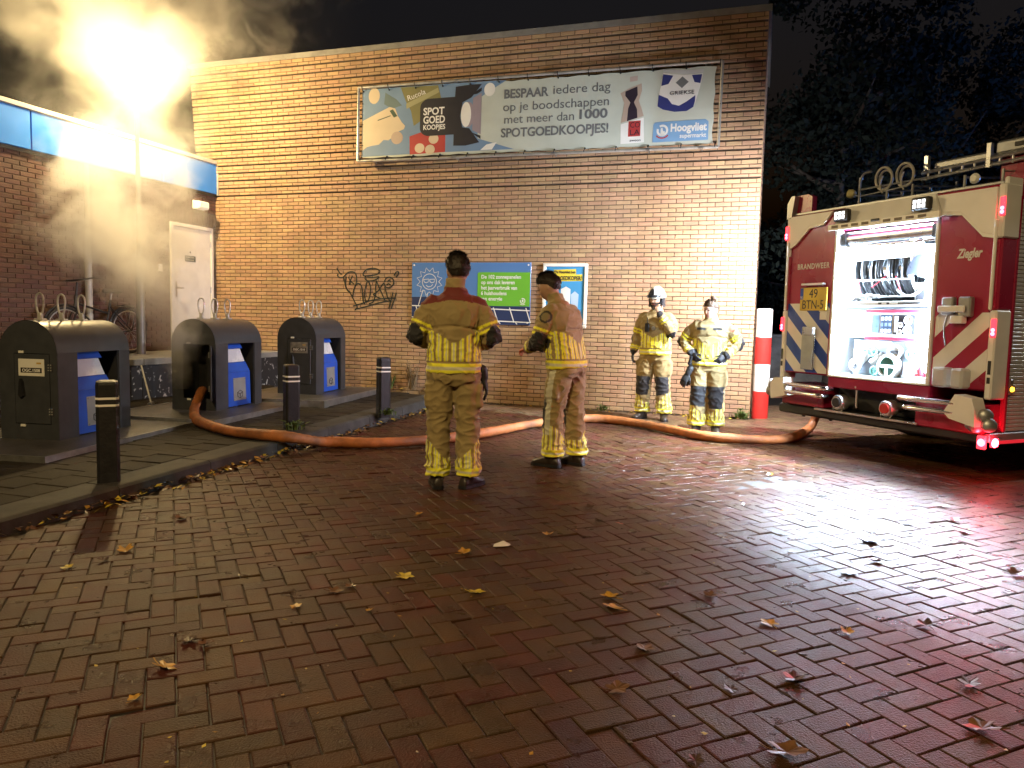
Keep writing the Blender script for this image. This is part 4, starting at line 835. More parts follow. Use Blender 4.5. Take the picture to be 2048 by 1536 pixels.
b = MB(); b.cyl((U0 + .96, .16, .93), (U0 + 1.09, .12, .96), .035, 12); b.cyl((U0 + 1.0, .14, .90), (U0 + 1.02, .10, .99), .03, 12); b.box(U0 + .92, .14, .86, U0 + 1.06, .20, .90); b.build('red_fitting', mat('fitting_red', (.5, .02, .03), .35), trk, True)
tb('tray', (U0 + .06, .06, ZO0 + .013, U0 + .22, .10, ZO0 + .028), M_bkr, .003); tb('tray', (U0 + .92, .05, ZO0 + .013, U1 - .03, .13, ZO0 + .05), M_int, .004)
# cream header fairing with work lights
b = MB(); b.prism([(U0 - .02, 2.385), (U1 + .07, 2.385), (U1 - .02, 2.60), (U0 + .10, 2.60)], lambda a, c: (a, -.075 + (c - 2.385) * .28, c), lambda a, c: (a, .02, c)); hf = b.build('header_fairing', M_cream, trk)
b = MB(); b.prism([(U0 - .05, 2.365), (U1 + .09, 2.365), (U1 + .09, 2.425), (U0 - .05, 2.425)], lambda a, c: (a, -.10, c), lambda a, c: (a, -.076, c)); b.build('header_lip', M_pwhite, hf)
for i in range(9):
    if i == 4: continue
    tb('lip_slot', (U0 + .0 + i * .128, -.1035, 2.385, U0 + .085 + i * .128, -.100, 2.412), mat('slot_brown', (.13, .10, .08), .5), .001, hf)
tb('camera_eye', (U0 + .50, -.112, 2.405, U0 + .60, -.100, 2.430), M_bkr, .004, hf)
for uu in (U0 + .055, U1 - .17):
    wl2 = tb('work_light', (uu - .02, -.13, 2.45, uu + .165, -.06, 2.57), M_bkr, .012)
    for i in range(3):
        for j in range(2): tb('led', (uu + .005 + i * .047, -.1335, 2.47 + j * .042, uu + .042 + i * .047, -.1305, 2.505 + j * .042), M_ledd, .002, wl2)
# cream shoulder fairings
def fair(poly, yb, name='shoulder_fairing', m=M_cream): b = MB(); b.prism(poly, lambda a, c: (a, -.03, c), lambda a, c: (a, yb, c)); return b.build(name, m, trk)
fair([(.06, 2.25), (.15, 2.30), (.34, 2.46), (.56, 2.48), (.66, 2.585), (.06, 2.585)], .0); fair([(.06, 2.22), (.14, 2.26), (.34, 2.43), (.54, 2.45), (.555, 2.478), (.34, 2.458), (.15, 2.298), (.06, 2.248)], -.005, 'fairing_edge', M_pwhite)
fair([(W - .06, 2.17), (W - .17, 2.20), (W - .38, 2.40), (W - .56, 2.42), (W - .62, 2.575), (W - .06, 2.575)], .0); fair([(W - .06, 2.14), (W - .16, 2.16), (W - .37, 2.37), (W - .565, 2.39), (W - .562, 2.418), (W - .38, 2.398), (W - .17, 2.198), (W - .06, 2.168)], -.005, 'fairing_edge', M_pwhite)
fair([(.06, 2.25), (.15, 2.30), (.15, 2.40), (.06, 2.40)], -.028, 'fairing_step', M_pwhite) if False else None
# corner posts with lamps
for side in (0, 1):
    ux = lambda a: a if side == 0 else W - a
    def cb(name, a0, y0, z0, a1, y1, z1, m, c=.012): return tb(name, (ux(a0), y0, z0, ux(a1), y1, z1), m, c)
    cb('corner_post', -.01, -.02, .74, .055, .18, 1.52, M_cream); cb('corner_rail', .03, -.05, 1.52, .055, -.02, 2.30, M_pwhite, .008); cb('corner_post', -.01, -.02, 2.14, .058, .20, 2.60, M_cream)
    cb('corner_skin', .0, .0, 1.52, .045, .20, 2.14, M_red)
    for z in (2.40, 1.36):
        h = cb('tail_lamp', -.02, -.034, z - .075, .03, -.02, z + .085, M_redd, .008)
        b = MB()
        for dz in (-.045, -.012): b.lathe((ux(.004), -.034, z + dz), (0, -1, 0), [(.017, 0), (.015, .008), (.0, .011)], 14)
        b.build('lamp_bulb', M_redl, h, True)
    for z0, z1 in ((.96, 1.08), (.88, .935)): h2 = cb('grille_slot', .005, -.0235, z0, .035, -.0195, z1, M_bkr, .002)
for uu in (2.44,):
    h = tb('corner_lamp', (2.42, -.03, .30, 2.50, .0, .42), M_redd, .008); b = MB(); b.lathe((2.465, -.03, .36), (0, -1, 0), [(.035, 0), (.03, .01), (0, .015)], 16); b.build('lamp_bulb', M_redl, h, True)
    h = tb('corner_lamp', (2.502, .03, .32, 2.52, .13, .40), M_redd, .006); b = MB(); b.lathe((2.52, .07, .36), (1, 0, 0), [(.04, 0), (.035, .012), (0, .018)], 16); b.build('lamp_bulb', emis('lit_red_marker', RED, 60), h, True)
for zz, pw in ((2.38, 150), (1.34, 60)): lamp('tail_lamp_light', 'SPOT', pw, RED, trk, (2.47, -.05, zz), (R(-90), 0, 0), size=.03, spot=R(150), blend=.5)
lamp('marker_lamp_light', 'POINT', 9, RED, trk, (2.565, -.07, .36), size=.03)
lamp('tail_lamp_light', 'SPOT', 30, RED, trk, (.02, -.05, 2.38), (R(-90), 0, 0), size=.03, spot=R(150), blend=.5)
# roof edge, fin and blue stripes
tb('roof', (.04, .02, ZT - .018, W - .04, 7.1, ZT + .01), M_alud, .006)
b = MB(); b.prism([(.0, 2.60), (.28, 2.60), (.28, 2.80), (.22, 2.83), (.06, 2.83), (.0, 2.74)], lambda a, c: (a, .05, c), lambda a, c: (a, .12, c)); b.build('roof_fin', M_red, trk); b = MB(); b.prism([(-.02, 2.57), (.05, 2.57), (.09, 2.82), (.04, 2.825), (-.02, 2.74)], lambda a, c: (a, -.02, c), lambda a, c: (a, .20, c)); b.build('fin_cap', M_alud, trk)
def stripes(u0, u1, z0, z1, cols, wid, up, name):
    """parallel diagonal bands clipped to a rectangle"""
    k = 0; out = []
    c0 = -(u1 - u0)
    while c0 < (z1 - z0) + (u1 - u0):
        poly = []
        for (a, zz) in ((u0, 0), (u1, 1)):
            pass
        f = lambda u, c: z0 + c + ((u - u0) if up else (u1 - u)) * .95
        q = [(u0, f(u0, c0)), (u1, f(u1, c0)), (u1, f(u1, c0 + wid)), (u0, f(u0, c0 + wid))]
        # clip to z range
        def clip(P, zc, keep_above):
            o = []
            for i in range(len(P)):
                a, e = P[i], P[(i + 1) % len(P)]; ia = (a[1] >= zc) == keep_above; ie = (e[1] >= zc) == keep_above
                if ia: o.append(a)
                if ia != ie: t = (zc - a[1]) / (e[1] - a[1]); o.append((a[0] + (e[0] - a[0]) * t, zc))
            return o
        q = clip(q, z0, True); q = clip(q, z1, False) if len(q) > 2 else q
        if len(q) > 2 and cols[k % 2] is not None: sheet(q, -.0035, .002).build(name, cols[k % 2], trk)
        c0 += wid; k += 1
stripes(.06, U0 - .05, ZO0 + .0, 1.60, (M_sblue, M_swhite), .165, False, 'blue_white_band')
stripes(U1 + .06, W - .06, ZO0 + .0, 1.50, (None, M_swhite), .19, True, 'white_band')
# plate, letters, fittings
pl_ = tb('number_plate', (.25, -.022, 1.52, .64, -.004, 1.775), mat('plate_yellow', (.62, .46, .06), .35), .006); sheet([(.255, 1.645), (.30, 1.645), (.30, 1.77), (.255, 1.77)], -.0245).build('plate_blue', mat('plate_blue', (.01, .06, .45), .35), pl_)
text('plate_text', '49', .14, PNav, pl_, T(.385, -.025, 1.662), width=.12); text('plate_text', 'BTN-5', .14, PNav, pl_, T(.285, -.025, 1.54), width=.30); text('plate_text', 'NL', .04, M_wprint, pl_, T(.26, -.0265, 1.655), width=.033)
tb('plate_lamp', (.28, -.05, 1.80, .60, -.002, 1.825), M_alu, .006); tb('plate_bracket', (.54, -.012, 1.42, .64, -.004, 1.50), M_cream, .003)
text('lettering', 'BRANDWEER', .085, M_ptext, trk, T(.17, -.004, 1.985), width=.46, bold=.02, space=1.15)
text('maker_lettering', 'Ziegler', .115, M_ptext, trk, T(2.10, -.004, 1.99), width=.24, bold=.03, shear=.25)

st = tb('folding_step', (.31, -.03, .86, .48, -.003, 1.28), M_alud, .008); tb('step_hinge', (.34, -.06, 1.25, .50, -.003, 1.34), M_alu, .008); b = MB(); b.cyl((.49, -.02, .86), (.49, -.02, 1.25), .008); b.build('step_rod', M_chrome, trk, True)
cl = tb('clamp_bracket', (2.02, -.07, 1.48, 2.13, -.003, 1.64), M_alud, .012); tb('clamp_bracket', (2.18, -.07, 1.46, 2.30, -.003, 1.64), M_alud, .012); tb('clamp_arm', (2.0, -.09, 1.50, 2.26, -.07, 1.56), M_cream, .008); tb('clamp_pad', (2.12, -.08, 1.40, 2.24, -.01, 1.47), M_cream, .008); b = MB(); b.tube(crom([(2.08, -.05, 1.48), (2.06, -.06, 1.35), (2.07, -.04, 1.20)], 5), .007, 6); b.build('clamp_strap', M_alud, trk, True)
M_clear = mat('cloudy_plastic', (.62, .64, .62), .3, var=.1, alpha=.55)
tb('chock_holder', (2.02, -.14, .82, 2.16, -.004, 1.0), M_clear, .02); tb('chock_holder', (2.20, -.14, .82, 2.32, -.004, 1.0), M_clear, .02)
# bumper zone
tb('lower_panel', (.04, -.01, .45, .66, .5, .69), M_red, .012); tb('lower_panel', (1.78, -.01, .42, W - .04, .5, .69), M_red, .012); tb('pump_bay', (.66, .20, .45, 1.78, .5, .69), M_navy)
tb('under_bar', (-.04, .02, .335, W - .06, .42, .445), M_bkr, .02); tb('edge_strip', (.55, -.03, .425, 1.82, .02, .447), M_alu, .004)
for side in (0, 1):
    ux = lambda a: a if side == 0 else W - a
    b = MB(); b.prism([(ux(.02), .50), (ux(.24), .56), (ux(.22), .60), (ux(.20), .76), (ux(.05), .745), (ux(.0), .66)] if side == 0 else [(ux(.02), .50), (ux(.26), .55), (ux(.32), .60), (ux(.22), .77), (ux(.06), .75), (ux(.03), .66)], lambda a, c: (a, -.16, c), lambda a, c: (a, -.012, c)); b.build('rail_bracket', M_cream, trk)
    for z, e in ((.685, .80), (.60, .74)):
        b = MB(); b.tube(crom([(ux(.10), -.13, z), (ux(.40), -.14, z), (ux(e - .04), -.14, z - .003), (ux(e), -.10, z - .005), (ux(e - .02), -.03, z - .005)], 5), .026, 12); b.build('grab_rail', M_chrome, trk, True)
for uu, zz, cap in ((.87, .54, M_bkr), (1.47, .545, mat('coupling_red', (.5, .03, .03), .4))):
    b = MB(); b.lathe((uu, .20, zz), (0, -1, 0), [(.05, 0), (.05, .12), (.085, .14), (.085, .22), (.07, .24), (.0, .24)], 22); cpl = b.build('hose_coupling', M_alu, trk, 40); b = MB(); b.cyl((uu, -.04, zz), (uu, -.055, zz), .05, 20); b.build('coupling_cap', cap, cpl, True); b = MB(); b.tube(crom([(uu - .07, .0, zz - .03), (uu - .05, -.02, zz - .10), (uu + .03, -.02, zz - .11), (uu + .07, 0, zz - .04)], 4), .005, 5); b.build('coupling_chain', M_alud, cpl, True)
b = MB(); b.cyl((1.05, .05, .50), (1.06, .03, .72), .012); b.lathe((1.06, .03, .72), (0, 0, 1), [(.02, -.02), (.026, 0), (.02, .02), (0, .028)], 12); b.build('drain_lever', M_alu, trk, True)
for uu, zz in ((W - .02, .60), (W + .02, .52), (W - .10, .50), (-.03, .66), (-.06, .58), (.0, .56)):
    b = MB(); b.lathe((uu, -.05, zz), (.75 if uu > 1 else -.75, -.5, .1), [(.035, -.10), (.038, 0), (.06, .01), (.06, .06), (.045, .075), (0, .08)], 16); b.build('standpipe_cap', M_alud, trk, 40)
for uu in (.18, .58):
    b = MB(); b.cyl((uu, .2, .30), (uu + .02, .2, .345), .02); b.build('mud_bracket', M_bkr, trk)
# right side: frame, slatted roller shutters
XS = W
tb('side_frame', (XS - .05, .20, .44, XS - .002, .245, 2.62), M_red, .01); tb('side_frame', (XS - .05, .30, 2.52, XS - .002, 6.9, 2.62), M_cream, .01); tb('side_sill', (XS - .05, .02, .36, XS + .004, 6.9, .44), M_alud, .006); tb('side_stripe', (XS + .005, .10, .345, XS + .012, 6.8, .375), emis('glowing_red_reflector', RED, .5), .002)  # reflector shine on the side stripe is put in as a faint red glow
sbm = MB(); sbm.cbox(-.02, 0, -.0175, 0, 2.1, .0175, .007); sme2 = sbm.mesh('shutter_slat'); sme2.materials.append(M_shut)
for sec in range(3):
    for k in range(57): obj('shutter_slat', sme2, None, trk, (XS - .012, .25 + sec * 2.2, .465 + k * .0358))
    if sec: tb('side_frame', (XS - .05, .15 + sec * 2.2, .44, XS - .002, .24 + sec * 2.2, 2.52), M_red, .01)
am = tb('side_marker', (XS - .002, .225, .78, XS + .018, .27, .92), mat('marker_grey', (.1, .1, .1), .4), .005); b = MB(); b.lathe((XS + .018, .248, .83), (1, 0, 0), [(.022, 0), (.02, .012), (0, .018)], 12); b.build('marker_lens', M_amb, am, True)
tb('side_cream', (XS - .04, .02, 2.50, XS + .0, .22, 2.66), M_cream, .01)
# left side flood and right side flood: lens in housing plus its light
fh = tb('side_flood', (-.055, .30, 2.42, -.002, .75, 2.56), M_alud, .01); tb('flood_lens', (-.062, .32, 2.44, -.056, .73, 2.54), M_led, .002, fh)
lamp('flood_light', 'AREA', P_FLOOD, (.97, .97, 1.0), trk, (-.075, .50, 2.48), (0, R(57), 0), .10, .42)
fh = tb('side_flood', (W + .002, 1.95, 2.42, W + .055, 2.40, 2.56), M_alud, .01); tb('flood_lens', (W + .056, 1.97, 2.44, W + .062, 2.38, 2.54), M_led, .002, fh)
lamp('flood_light', 'AREA', P_FLOOD2, (.92, .95, 1.0), trk, (W + .075, 2.18, 2.48), (0, R(-62), 0), .10, .42)
# blue beacons on the cab roof
for uu in (.5, 2.0):
    b = MB(); b.lathe((uu, 8.0, 2.75), (0, 0, 1), [(.10, 0), (.10, .10), (.06, .15), (0, .16)], 18); b.build('beacon', emis('lit_blue_beacon', (.1, .25, 1), 40, (.05, .1, .5)), trk, True)
lamp('beacon_light', 'POINT', 420, (.14, .34, 1.0), trk, (1.2, 8.0, 3.15), size=.12)
# roof rack, ladder, coiled hoses
RZ = ZT + .01
b = MB()
for yy in (.30, .95): b.cyl((.66, yy, RZ + .04), (2.28, yy, RZ + .04), .016, 8)
for uu in (.70, 1.05, 1.35, 1.9, 2.26):
    b.cyl((uu, .30, RZ), (uu, .30, RZ + (.33 if uu in (.70,) else .16)), .013, 8); b.cyl((uu, .95, RZ), (uu, .95, RZ + .25), .013, 8); b.cyl((uu, .30, RZ + .14), (uu, .95, RZ + .20), .010, 6)
b.cyl((.70, .30, RZ + .20), (1.5, .30, RZ + .20), .010, 8); b.tube(crom([(.70, .30, RZ + .28), (.74, .30, RZ + .36), (.84, .30, RZ + .37)], 4), .012, 8); b.cyl((.70, .30, RZ + .13), (1.30, .28, RZ + .15), .007, 6)
b.build('roof_rack', M_alud, trk, True)
b = MB()
for dz in (0, .06): b.cyl((1.35, .42, RZ + .22 + dz), (2.42, .42, RZ + .25 + dz), .018, 8)
for k in range(9): b.cyl((1.42 + k * .12, .42, RZ + .225), (1.42 + k * .12, .42, RZ + .31), .010, 6)
b.box(1.38, .40, RZ + .30, 1.42, .44, RZ + .44); b.box(2.02, .40, RZ + .22, 2.06, .44, RZ + .44); b.build('ladder', M_alu, trk, True)
tb('tool_box', (1.44, .46, RZ + .30, 2.0, .75, RZ + .38), M_alud, .02); tb('tool_box', (2.10, .40, RZ + .32, 2.44, .70, RZ + .44), M_alud, .02); tb('tool_latch', (2.28, .392, RZ + .36, 2.36, .399, RZ + .40), M_bkr, .003)
for uu in (1.0, 1.25):
    b = MB(); b.torus((uu, .30, RZ + .27), (.15, 1, .1), .115, .013, 30, 8); b.torus((uu, .33, RZ + .27), (.15, 1, .1), .09, .012, 30, 8); b.tube(crom([(uu, .28, RZ + .30), (uu - .02, .27, RZ + .2), (uu + .01, .28, RZ + .12)], 4), .008, 6); b.build('coiled_hose', mat('pale_coil', (.45, .44, .40), .4), trk, True)
b = MB(); b.lathe((.60, .30, RZ + .17), (-1, -.3, .2), [(.0, -.04), (.035, -.03), (.05, .0), (.045, .04), (.0, .05)], 16); b.build('marker_ball', mat('pale_yellow_ball', (.55, .50, .25), .4), trk, True); b = MB(); b.cyl((.60, .30, RZ + .17), (.70, .30, RZ + .13), .007, 6); b.build('ball_arm', M_alud, trk)
tb('roof_panel', (2.12, .45, RZ, 2.44, .60, RZ + .30), M_red, .02); b = MB(); b.lathe((1.98, .35, RZ + .12), (0, -1, 0), [(.04, 0), (.05, .03), (.03, .05), (0, .05)], 14); b.build('roof_lamp', M_cream, trk, True)
tw = tb('signal_tower', (2.38, .55, RZ, 2.60, 1.6, RZ + .42), M_navy, .02)
for k in range(4):
    b = MB(); b.lathe((2.40 + .0, .548, RZ + .10 + k * .055), (0, -1, 0), [(.012, 0), (.01, .006), (0, .008)], 10); b.build('tower_led', M_ledd, tw, True)
# ------------------------------------------------------------------ people
M_gear = mat('turnout_cloth', (.3, .2, .1), .75, var=.10, scale=14, bump=.35, bscale=260, vcol=True, sheen=.15)
M_skin = mat('skin', (.5, .3, .2), .5, var=.06, scale=20, bump=.08, bscale=200, vcol=True)
M_boot = mat('boot_leather', (.035, .026, .022), .38, var=.25, scale=18, bump=.2, bscale=90); M_hair = mat('dark_hair', (.022, .015, .011), .5, var=.4, scale=40, bump=.6, bscale=90)
M_glove = mat('black_glove', (.018, .018, .02), .6, var=.25, scale=20, bump=.2, bscale=90)
TAN = (.31, .232, .100); YEL = (.92, .88, .05); SIL = (.66, .65, .46); BLK = (.016, .016, .02); DRED = (.16, .022, .018); SKIN = (.48, .29, .20); ORA = (.52, .12, .04)

def frame_of(d, ref=Vector((0, 1, 0))):
    d = d.normalized(); u = ref - d * ref.dot(d)
    if u.length < .05: u = Vector((1, 0, 0)) - d * d.x
    u.normalize(); return d, u, d.cross(u)
def limb(mb, pts, rad, n=20, squash=1.0, cap_round=True):
    """tapered tube through points, rounded ends; squash flattens along the frame's u"""
    P = [Vector(p) for p in pts]; rings = []; m = len(P)
    ext = []
    if cap_round:
        d0 = (P[0] - P[1]).normalized(); d1 = (P[-1] - P[-2]).normalized()
        P = [P[0] + d0 * rad[0] * .9, P[0] + d0 * rad[0] * .6] + P + [P[-1] + d1 * rad[-1] * .6, P[-1] + d1 * rad[-1] * .9]
        rad = [rad[0] * .35, rad[0] * .8] + list(rad) + [rad[-1] * .8, rad[-1] * .35]
    for i, p in enumerate(P):
        d = P[min(i + 1, len(P) - 1)] - P[max(i - 1, 0)]; d, u, w = frame_of(d)
        rings.append([p + (u * math.cos(2 * math.pi * k / n) * squash + w * math.sin(2 * math.pi * k / n)) * rad[i] for k in range(n)])
    mb.loft(rings)
def rings_body(mb, spec, n=36, p=2.4):
    """spec rows: (center, halfwidth vec, halfdepth vec)"""
    rings = []
    for c, hx, hy in spec:
        r = []
        for k in range(n):
            a = 2 * math.pi * k / n; ca_, sa_ = math.cos(a), math.sin(a)
            r.append(Vector(c) + Vector(hx) * (abs(ca_) ** (2 / p) * (1 if ca_ > 0 else -1)) + Vector(hy) * (abs(sa_) ** (2 / p) * (1 if sa_ > 0 else -1)))
        rings.append(r)
    mb.loft(rings)
def remeshed(mb, vox, smooth_it=4):
    me = mb.mesh('tmp'); o = bpy.data.objects.new('tmp', me); COL.objects.link(o)
    md = o.modifiers.new('r', 'REMESH'); md.mode = 'VOXEL'; md.voxel_size = vox; md.adaptivity = 0
    sm = o.modifiers.new('s', 'SMOOTH'); sm.iterations = smooth_it; sm.factor = .5
    dg = bpy.context.evaluated_depsgraph_get(); r = bpy.data.meshes.new_from_object(o.evaluated_get(dg)); bpy.data.objects.remove(o); bpy.data.meshes.remove(me)
    return r
def seg_t(P, a, b):
    a = np.array(a); b = np.array(b); d = b - a; t = ((P - a) @ d) / (d @ d); tc_ = np.clip(t, 0, 1); q = a + tc_[:, None] * d
    return t, np.linalg.norm(P - q, axis=1), P - q
def finish(me, colf, wrinkle, name, m, parent, seed=0):
    n = len(me.vertices); P = np.empty(n * 3); me.vertices.foreach_get('co', P); P = P.reshape(-1, 3)
    N_ = np.empty(n * 3); me.vertices.foreach_get('normal', N_); N_ = N_.reshape(-1, 3)
    if wrinkle is not None:
        amp, frq = wrinkle(P)
        def fold(p, f):      # broad billows plus sharp creases
            a_ = mnoise.noise(Vector((p[0] * f[0] + seed * 7.3, p[1] * f[0], p[2] * f[1] + p[0] * 4))); b_ = mnoise.noise(Vector((p[0] * f[0] * 1.4 + p[2] * 5, p[1] * f[0] * 1.4 + seed, p[2] * f[1] * .9 - p[0] * 6)))
            return .75 * a_ + 1.1 * ((1 - abs(b_)) ** 6 - .35)
        dsp = np.array([fold(p, f) for p, f in zip(P, frq)])
        P2 = P + N_ * (dsp * amp)[:, None]
    else: P2 = P
    col = colf(P, N_)
    me.vertices.foreach_set('co', P2.ravel()); me.update()
    ca_ = me.color_attributes.new('col', 'FLOAT_COLOR', 'POINT'); ca_.data.foreach_set('color', np.c_[col, np.ones(n)].ravel().astype(np.float32))
    me.polygons.foreach_set('use_smooth', [True] * len(me.polygons)); me.materials.clear()
    return obj(name, me, m, parent)

def hand_parts(mb, wrist, d, nrm, s=1.0, curl=.5, left=False, thumb_out=.6):
    """palm and five bent fingers; d: hand direction, nrm: back of the hand"""
    d, n_, w = Vector(d).normalized(), Vector(nrm), None
    n_ = (n_ - d * n_.dot(d)).normalized(); w = d.cross(n_) * (1 if left else -1)     # w points to the thumb side
    wr = Vector(wrist); rings = []
    for t, hw, hd in ((-.01, .026, .020), (.02, .032, .019), (.05, .040, .017), (.085, .041, .014), (.098, .036, .011)):
        c = wr + d * t * s; rings.append([c + w * math.cos(2 * math.pi * k / 14) * hw * s + n_ * math.sin(2 * math.pi * k / 14) * hd * s for k in range(14)])
    mb.loft(rings)
    for i, (off_, ln) in enumerate(((.030, .072), (.010, .080), (-.011, .074), (-.030, .058))):
        p = wr + d * .088 * s + w * off_ * s; a = 0; pts = [p]
        for j in range(3):
            a += curl * (.55 + .12 * i) ; dirv = d * math.cos(a) - n_ * math.sin(a) + w * off_ * 1.2 * (1 - curl) ; p = p + dirv.normalized() * ln * s * (.42, .33, .25)[j]; pts.append(p)
        limb(mb, pts, [.0098 * s, .0092 * s, .0085 * s, .0072 * s], 10)
    p = wr + d * .030 * s + w * .030 * s; pts = [p]
    for j, (a, ln) in enumerate(((thumb_out, .038), (thumb_out * .6, .030), (thumb_out * .35, .024))):
        dv = d * math.cos(a) + w * math.sin(a) - n_ * (.25 + .35 * curl); p = p + dv.normalized() * ln * s; pts.append(p)
    limb(mb, pts, [.0125 * s, .011 * s, .010 * s, .008 * s], 10)

def head_parts(mb, C, Rm, s=1.0):
    """skull with jaw, brow, nose, lips and ears; local +y is the face"""
    n, m = 40, 30; rings = []
    for i in range(1, m):
        z = math.cos(math.pi * i / m); rr = math.sin(math.pi * i / m); r = []
        for k in range(n):
            a = 2 * math.pi * k / n; x, y = math.cos(a) * rr, math.sin(a) * rr
            X, Y, Z = x * .080, y * .100, z * .122
            if z < 0:                                     # jaw narrows, back of the neck pulls in
                X *= 1 - .34 * (-z) ** 1.3; Y = Y * (1 - (.12 if y > 0 else .48) * (-z) ** 1.2) + .012 * (-z)
            if y > 0: Y *= 1 - .10 * (1 - abs(x)) * max(0, 1 - abs(z) * 1.2)
            if y > .3:
                for ex in (-.031, .031): Y -= .013 * math.exp(-((X - ex) / .015) ** 2 - ((Z - .012) / .012) ** 2)     # eye sockets
                Y += .006 * math.exp(-(X / .045) ** 2 - ((Z - .034) / .012) ** 2)                                  # brow
                Y += .005 * math.exp(-(X / .020) ** 2 - ((Z + .060) / .008) ** 2) + .008 * math.exp(-(X / .022) ** 2 - ((Z + .100) / .014) ** 2)  # lips, chin
                for ex in (-.042, .042): Y += .004 * math.exp(-((X - ex) / .018) ** 2 - ((Z + .018) / .018) ** 2)
            r.append(C + Rm @ Vector((X, Y, Z)) * s)
        rings.append(r)
    mb.loft(rings)
    no = [[C + Rm @ Vector((x * w, y0 + d * (1 - abs(x)), z)) * s for x in (-1, -.5, 0, .5, 1)] + [C + Rm @ Vector((0, .06, z)) * s] for z, w, y0, d in ((.022, .006, .088, .004), (.0, .010, .088, .012), (-.020, .016, .086, .022), (-.032, .017, .084, .018), (-.038, .010, .084, .006))]
    mb.loft(no)
    for sx in (-1, 1):
        e = []
        for t, r_ in ((-.006, .020), (.004, .030), (.012, .026)): e.append([C + Rm @ Vector((sx * (.070 + t), -.008 + math.cos(2 * math.pi * k / 12) * r_ * .58 - t * .8, -.004 + math.sin(2 * math.pi * k / 12) * r_)) * s for k in range(12)])
        mb.loft(e)
def hair_cap(C, Rm, s, style, name, parent, seed=1):
    mb = MB(); n, m = 48, 26; rings = []
    for i in range(0, m):
        t = i / (m - 1); r = []
        for k in range(n):
            a = 2 * math.pi * k / n; y = math.sin(a)                       # +1 face
            low = (1.32 + .62 * min(1, max(0, -y - .05) * 1.5)) if y < 0 else 1.32 - .36 * y
            if style == 'bun': low += .06
            th = t * low; z, rr = math.cos(th), math.sin(th)
            X, Y, Z = math.cos(a) * rr * .080, y * rr * .100, z * .122
            if z < 0: Y = Y * (1 - .42 * (-z) ** 1.2) if y < 0 else Y
            nz = mnoise.noise(Vector((X * 60 + seed, Y * 60, Z * 60))) * .5 + mnoise.noise(Vector((X * 160, Y * 160 + seed, Z * 160)))* .4
            thick = (.017 if style == 'short' else .009) * min(1, (1 - t) * 5) + .0025
            if style == 'short': thick = thick * (1.0 if z > 0 else .6) - .004 * max(0, z) ** 4
            sc = 1 + (thick + .012 * nz * min(1, (1 - t) * 4)) / .098
            r.append(C + Rm @ Vector((X * sc, Y * sc, Z * sc)) * s)
        rings.append(r)
    mb.loft(rings)
    rr_ = random.Random(seed)                            # loose strands break up the outline
    for _ in range(2600 if style == 'short' else 900):
        i = rr_.randrange(0, m - 1); k = rr_.randrange(n); p = rings[i][k]; e = rings[min(m - 1, i + 4)][(k + rr_.choice((-1, 0, 1))) % n]; nrm = (p - C).normalized()
        fl_ = (e - p); fl_ = fl_.normalized() if fl_.length > 1e-5 else nrm; ln = rr_.uniform(.012, .032) * (1.3 if i < 9 else .8); d = (fl_ * .9 + nrm * rr_.uniform(.1, .75 if (style == 'short' and i < 10) else .3) + Vector((rr_.gauss(0, .25), rr_.gauss(0, .25), rr_.gauss(0, .1)))).normalized()
        w = d.cross(nrm); w = w.normalized() * .0016 if w.length > 1e-4 else Vector((.0016, 0, 0)); q = p + d * ln * .5 + nrm * .003; mb.add([p - w, p + w, q + w * .8, p + d * ln, q - w * .8], [(0, 1, 2, 3, 4)])
    if style == 'bun':
        c = Rm @ Vector((0, -.055, .125)) * s
        for q in range(7):
            o_ = Rm @ Vector((random.uniform(-.018, .018), random.uniform(-.018, .018), random.uniform(-.012, .022))) * s
            mb.lathe(C + c + o_, Rm @ Vector((random.uniform(-.4, .4), random.uniform(-.4, .4), 1)), [(.004, -.026), (.020, -.018), (.027, 0), (.020, .018), (.004, .026)], 10)
    return mb.build(name, M_hair if style == 'short' else mat('brown_hair', (.085, .050, .028), .5, var=.4, scale=40, bump=.6, bscale=90), parent, True)

